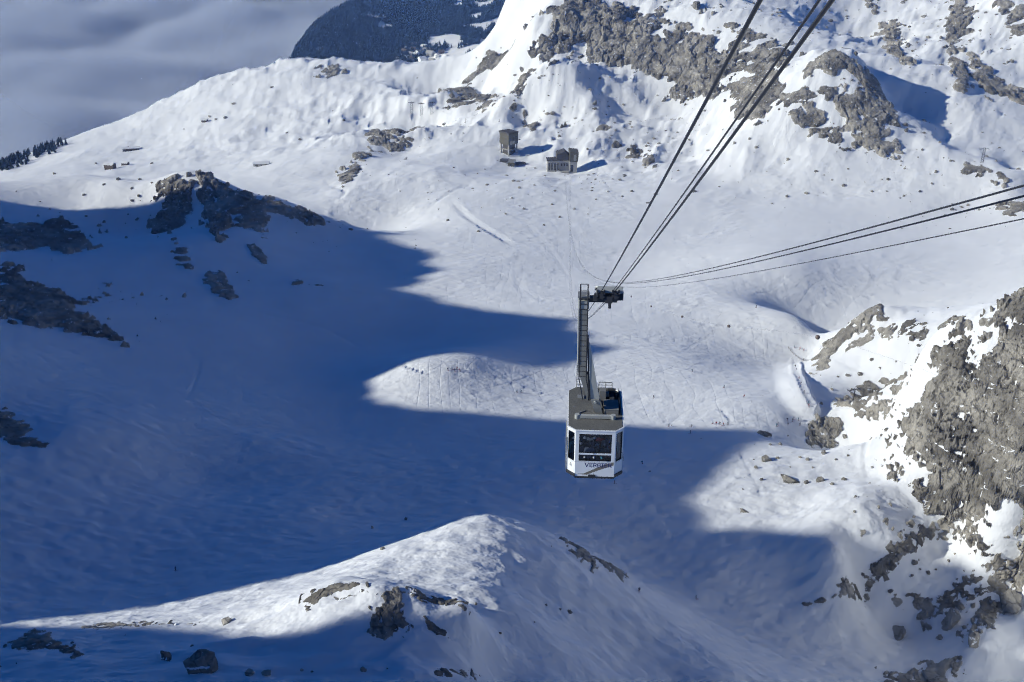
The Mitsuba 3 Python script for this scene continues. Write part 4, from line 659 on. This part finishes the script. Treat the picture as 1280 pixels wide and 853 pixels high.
part(t2, 'deck_slab', plate([(-15, 3), (-3, 2), (0, 16), (-13, 17)], 1.6, 2.4, 'z'), 'dark_roof', MS, False); part(t2, 'deck_slab', plate([(-20, -14), (-3, -9), (-1, 1), (-17, 0)], .5, 1.2, 'z'), 'grey_steel', MS, False)
part(t2, 'deck_slab', plate([(4, -8), (21, 2), (17, 8), (2, 3)], 1.2, 1.9, 'z'), 'dark_roof', MS, False)
sh_ = part(t2, 'shed', box(.4, 8, -10, 3, .5, 5.2), 'olive_cladding', MS, False); part(sh_, 'roof', box(0, 8.4, -10.4, 3.4, 5.21, 5.6), 'grey_steel', MS, False); part(sh_, 'door', box(3, 5, -10.2, -9.9, .6, 3.4), 'dark_opening', MS, False)
part(t2, 'railing', cat([bar((-15 + j * 2, 3 - j * .16, 2.4), (-15 + j * 2, 3 - j * .16, 3.6), .08, 5) for j in range(7)] + [bar((-15, 3, 3.6), (-3, 2, 3.6), .07, 5)]), 'dark_steel', MS)
zt = min(float(height(x, 1204)) for x in (42, 56, 72)) - 1.0
MB = T().translate([39.8, 1203, zt]).rotate([0, 0, 1], 3)
t3 = thing('lift_station', 'pale concrete station with a dark roof, right of the two on the snow hump', 'building')
part(t3, 'wing', box(0, 14, 0, 12, 0, 15), 'concrete', MB, False); part(t3, 'wing_roof', box(-.5, 14.2, -.6, 12.6, 15.01, 15.8), 'dark_roof', MB, False)
block_windows(t3, (2.3, 5.5, 8.7, 11.9), 4.2, 12.8, 2.1, 0, MB, .35)
part(t3, 'hall', box(14.02, 25, 1.5, 16, 0, 14.4), 'concrete', MB, False)
part(t3, 'hall_roof', plate([(11, 15.0), (25.2, 13.0), (26, 19), (20, 24.8), (11, 21.8)], 2.0, 17), 'dark_roof', MB, False)
part(t3, 'tower', box(25.02, 33.6, -1.6, 14, 0, 14), 'concrete', MB, False)
part(t3, 'tower_head', plate([(25.0, 14.01), (34.2, 14.01), (35.2, 24.6), (25.2, 25.6)], -2.4, 15), 'olive_cladding', MB, False)
part(t3, 'cabin_door', box(26.2, 29.2, -1.75, -1.4, 2.5, 10.4), 'dark_opening', MB, False); part(t3, 'panel', box(29.6, 32.4, -2.55, -2.35, 15.5, 22.5), 'grey_steel', MB, False)
for x in (16.5, 19.5, 22.5): part(t3, 'window', box(x - .8, x + .8, 1.3, 1.7, 8.5, 11.5), 'dark_opening', MB, False)
part(t3, 'porch', cat([box(15, 24.4, -3.6, 1.48, 0, 3.2), box(-4, 1, -4, -.4, 0, 1.6)]), 'concrete', MB, False); part(t3, 'antenna', bar((9.5, -2.4, 0), (9.5, -2.4, 6.5), .25), 'dark_steel', MB)
def hut(label, x, y, w, d, h, rot, wall='timber'):
    z = float(height(x, y)) - .4; M = T().translate([x, y, z]).rotate([0, 0, 1], rot)
    k_ = thing('hut', label, 'hut')
    part(k_, 'wall', cat([box(-w / 2, w / 2, -d / 2, d / 2, 0, h), plate([(-w / 2, h), (w / 2, h), (0, h + w * .2)] if w < d else [(-d / 2, h), (d / 2, h), (0, h + d * .22)], -(d if w < d else w) / 2 + .01, (d if w < d else w) / 2 - .01, 'y' if w < d else 'x')]), wall, M, False)
    a, b, ax_ = (w, d, 'y') if w < d else (d, w, 'x')
    rr = a * (.2 if w < d else .22)
    part(k_, 'roof', cat([plate([(s * (a / 2 + .6), h - .25), (0, h + rr + .15), (0, h + rr + .7), (s * (a / 2 + .6), h + .3)][::1 if s > 0 else -1], -b / 2 - .5, b / 2 + .5, ax_) for s in (-1, 1)]), 'snow', M, False)
    part(k_, 'door', box(-.6, .6, -d / 2 - .06, -d / 2 + .1, 0, 2.2), 'dark_opening', M, False)
    for s in (-1, 1): part(k_, 'window', box(s * w * .3 - w * .09, s * w * .3 + w * .09, -d / 2 - .07, -d / 2 + .1, 1.0, 2.3), 'dark_opening', M, False)
hut('dark timber hut, larger of the pair on the upper left plateau', -551, 1461, 13, 9, 7.5, -12); hut('small timber hut behind the larger one on the upper left plateau', -540, 1490, 9, 6, 4, -12)
hut('long low shed highest on the upper left plateau', -572, 1612, 24, 7, 4, 14); hut('low lodge alone on the plateau below the snowy skyline', -308, 1312, 19, 7, 3.5, 2, 'concrete'); hut('tiny hut far up the left plateau', -470, 1660, 8, 6, 3.5, -8)
# ------------------------------------------------------------------ lift pylons
def pylon(label, x, y, h, arm, rot, legs=2):
    z = float(height(x, y)) - .3; M = T().translate([x, y, z]).rotate([0, 0, 1], rot)
    k_ = thing('lift_pylon', label, 'pylon'); b = h * .075
    for s in (-1, 1) if legs == 2 else (0,):
        part(k_, 'leg', cat([beam((s * b * 1.3, 0, 0), (s * b, 0, h), (.09 * b + .18) * (2.6 if h < 16 and y > 1400 else 1), .5)]), 'dark_steel', M, False)
    if legs == 2: part(k_, 'brace', cat([beam((-b * 1.2, 0, h * j / 6), (b * 1.2, 0, h * (j + 1) / 6), .12, .12) for j in range(6)] + [beam((b * 1.2, 0, h * j / 6), (-b * 1.2, 0, h * (j + 1) / 6), .12, .12) for j in range(6)]), 'dark_steel', M, False)
    part(k_, 'cross_arm', cat([beam((-arm, 0, h), (arm, 0, h), .35, .9 if y > 1400 else .4), beam((-arm * .5, 0, h), (0, 0, h + arm * .3), .16, .16), beam((arm * .5, 0, h), (0, 0, h + arm * .3), .16, .16)]), 'dark_steel', M, False)
    for s in (-1, 1):
        sv = part(k_, 'sheave_train', beam((s * arm, -2.2, h - .4), (s * arm, 2.2, h - .4), .2, .3), 'dark_steel', M, False)
        for j in range(4): part(sv, 'sheave', bar((s * arm - .08, -1.8 + j * 1.2, h - .65), (s * arm + .08, -1.8 + j * 1.2, h - .65), .28, 10), 'dark_steel', M)
for x, y, lb in ((-140.4, 1526, 'left of the three lift pylons on the knoll'), (-126.2, 1519, 'middle of the three lift pylons on the knoll'), (-111, 1509, 'right of the three lift pylons on the knoll')): pylon(lb, x, y, 17, 4.4, 8)
pylon('lone lift pylon at the low right end of the right ridge', 474.6, 1078, 15, 4.6, 15); pylon('small drag lift pylon above the craggy rock by the carpet lane', 191, 540, 7.5, 3.4, 20, 1)
# ------------------------------------------------------------------ skiers
rng = np.random.default_rng(12)
crowd = {}
J = ['cloth_navy', 'cloth_black', 'cloth_red', 'cloth_teal', 'cloth_black']
NAMED = {36: 'lone skier low on the dark slope at the left', 37: 'larger skier in dark clothes on the shaded snow below the cable car', 38: 'skier on the shaded snow left of the larger one', 39: 'skier on the shaded snow right under the cable car', 41: 'skier on the lit slope above and left of the shadow tip'}
def zone(x, y):
    return 'skier in the group on the lit mound' if x < 20 and 540 < y < 600 else 'skier at the top of the carpet lane' if y > 640 else 'skier standing on the carpet lane' if x > 165 and y > 540 else 'skier by the craggy rock at the foot of the lane' if x > 140 else 'skier near the tip of the long shadow'
for i, it in enumerate("""-35.4,577.1 -32.6,577.9 -37.7,575.9 -30.7,577.0 -33.9,576.0 2.8,567.9 5.2,568.7 82.2,560.5 84.4,513.2 64.2,461.8 94.2,501.9 96.2,512.2 109.9,514.1 111.9,513.6 108.3,515.2 113.4,512.4 116.2,513.7 143.4,518.2 151.8,527.4 154.9,528.7 151.4,523.8 156.3,530.9 159.2,531.8 144.7,520.2 159.4,528.3 186.1,643.7 183.0,630.4 172.7,585.8 169.0,568.9 167.1,554.1 166.4,541.8 166.4,539.6 195.4,683.5 198.9,681.8 201.3,679.9 198.6,669.8 -121.0,321.0 75.2,359.4 45.1,312.8 48.5,440.2 132.6,552.5 49.2,600.4 125.1,572.7 176.5,727.0 111.5,605.2""".split(' ')):
    x, y = (float(q) for q in it.split(','))
    lb = NAMED.get(i, zone(x, y))
    k_ = person('skier', lb, T().translate([x, y, float(height(x, y)) + .02]).rotate([0, 0, 1], rng.uniform(0, 360)).scale(1.12), 2 if rng.uniform() < .6 else 0, J[rng.integers(5)], 'cloth_black', J[rng.integers(5)], None, True)
    if i not in NAMED: crowd.setdefault(lb, []).append((x / y, k_))
for lb, b_ in crowd.items(): ranked(b_, lb, lb.replace('skier', 'skiers', 1))
# safety fence behind the top of the carpet lane
fc = thing('rope_fence', 'low rope fence at the top of the carpet lane', 'fence')
FL = [(191 + (j / 10) * 14.5, 683.5 - j / 10 * 30) for j in range(11)]
for x, y in FL[::2]: part(fc, 'post', bar((x, y, float(height(x, y)) - .2), (x, y, float(height(x, y)) + 1.3), .06, 6), 'timber')
part(fc, 'net', cat([beam((*FL[j], float(height(*FL[j])) + z), (*FL[j + 1], float(height(*FL[j + 1])) + z), .05, .08) for j in range(10) for z in (.5, .8, 1.1)]), 'timber')
# village far below
homes = []
chalet = cat([box(-.5, .5, -.6, .6, 0, .55), plate([(-.62, .5), (.62, .5), (0, .95)], -.7, .7)])
CH = [ply(chalet, b, smooth=False) for b in ('concrete', 'timber', 'white_paint')]
for i, it in enumerate("""-387,3905 -379,3935 -363,3877 -354,3907 -345,3937 -329,3877 -320,3909 -305,3863 -298,3913 -283,3857 -274,3889 -259,3831 -376,3975 -343,3987 -312,3965 -396,3873 -345,3839 -308,3815 -273,3799 -244,3859 -229,3797 -259,3927""".split(' ')):
    x, y = (float(q) for q in it.split(','))
    z = float(ndimage.map_coordinates(fz, [[(y - 2900) / 16], [(x + 1500) / 12]], order=1)[0])
    s = rng.uniform(13, 22); k_ = key('house')
    scene[k_] = {**CH[i % 3], 'to_world': T().translate([x, y, z - 1]).rotate([0, 0, 1], rng.uniform(0, 180)).scale(s)}
    labels[k_] = {'label': '', 'category': 'house'}; homes.append((x / y, k_))
ranked(homes, 'tiny house of the village on the far mountain side', 'village houses on the far mountain side')
# woods on the near skyline at the left edge
rng = np.random.default_rng(9)
def stand(n, cx_, cy_, rx, ry):
    q = rng.normal(0, 1, (n, 2)) * [rx, ry] + [cx_, cy_]; return np.column_stack([q, height(q[:, 0], q[:, 1])])
scene['forest_001'] = ply(wood(np.vstack([stand(230, -800, 1650, 30, 24), stand(70, -733, 1690, 14, 18)]), 4, 7, 14, fir_mesh(8, 3)), 'needles', smooth=False)
labels['forest_001'] = {'label': 'dark wood on the snowy shoulder at the left edge', 'category': 'forest', 'kind': 'stuff'}
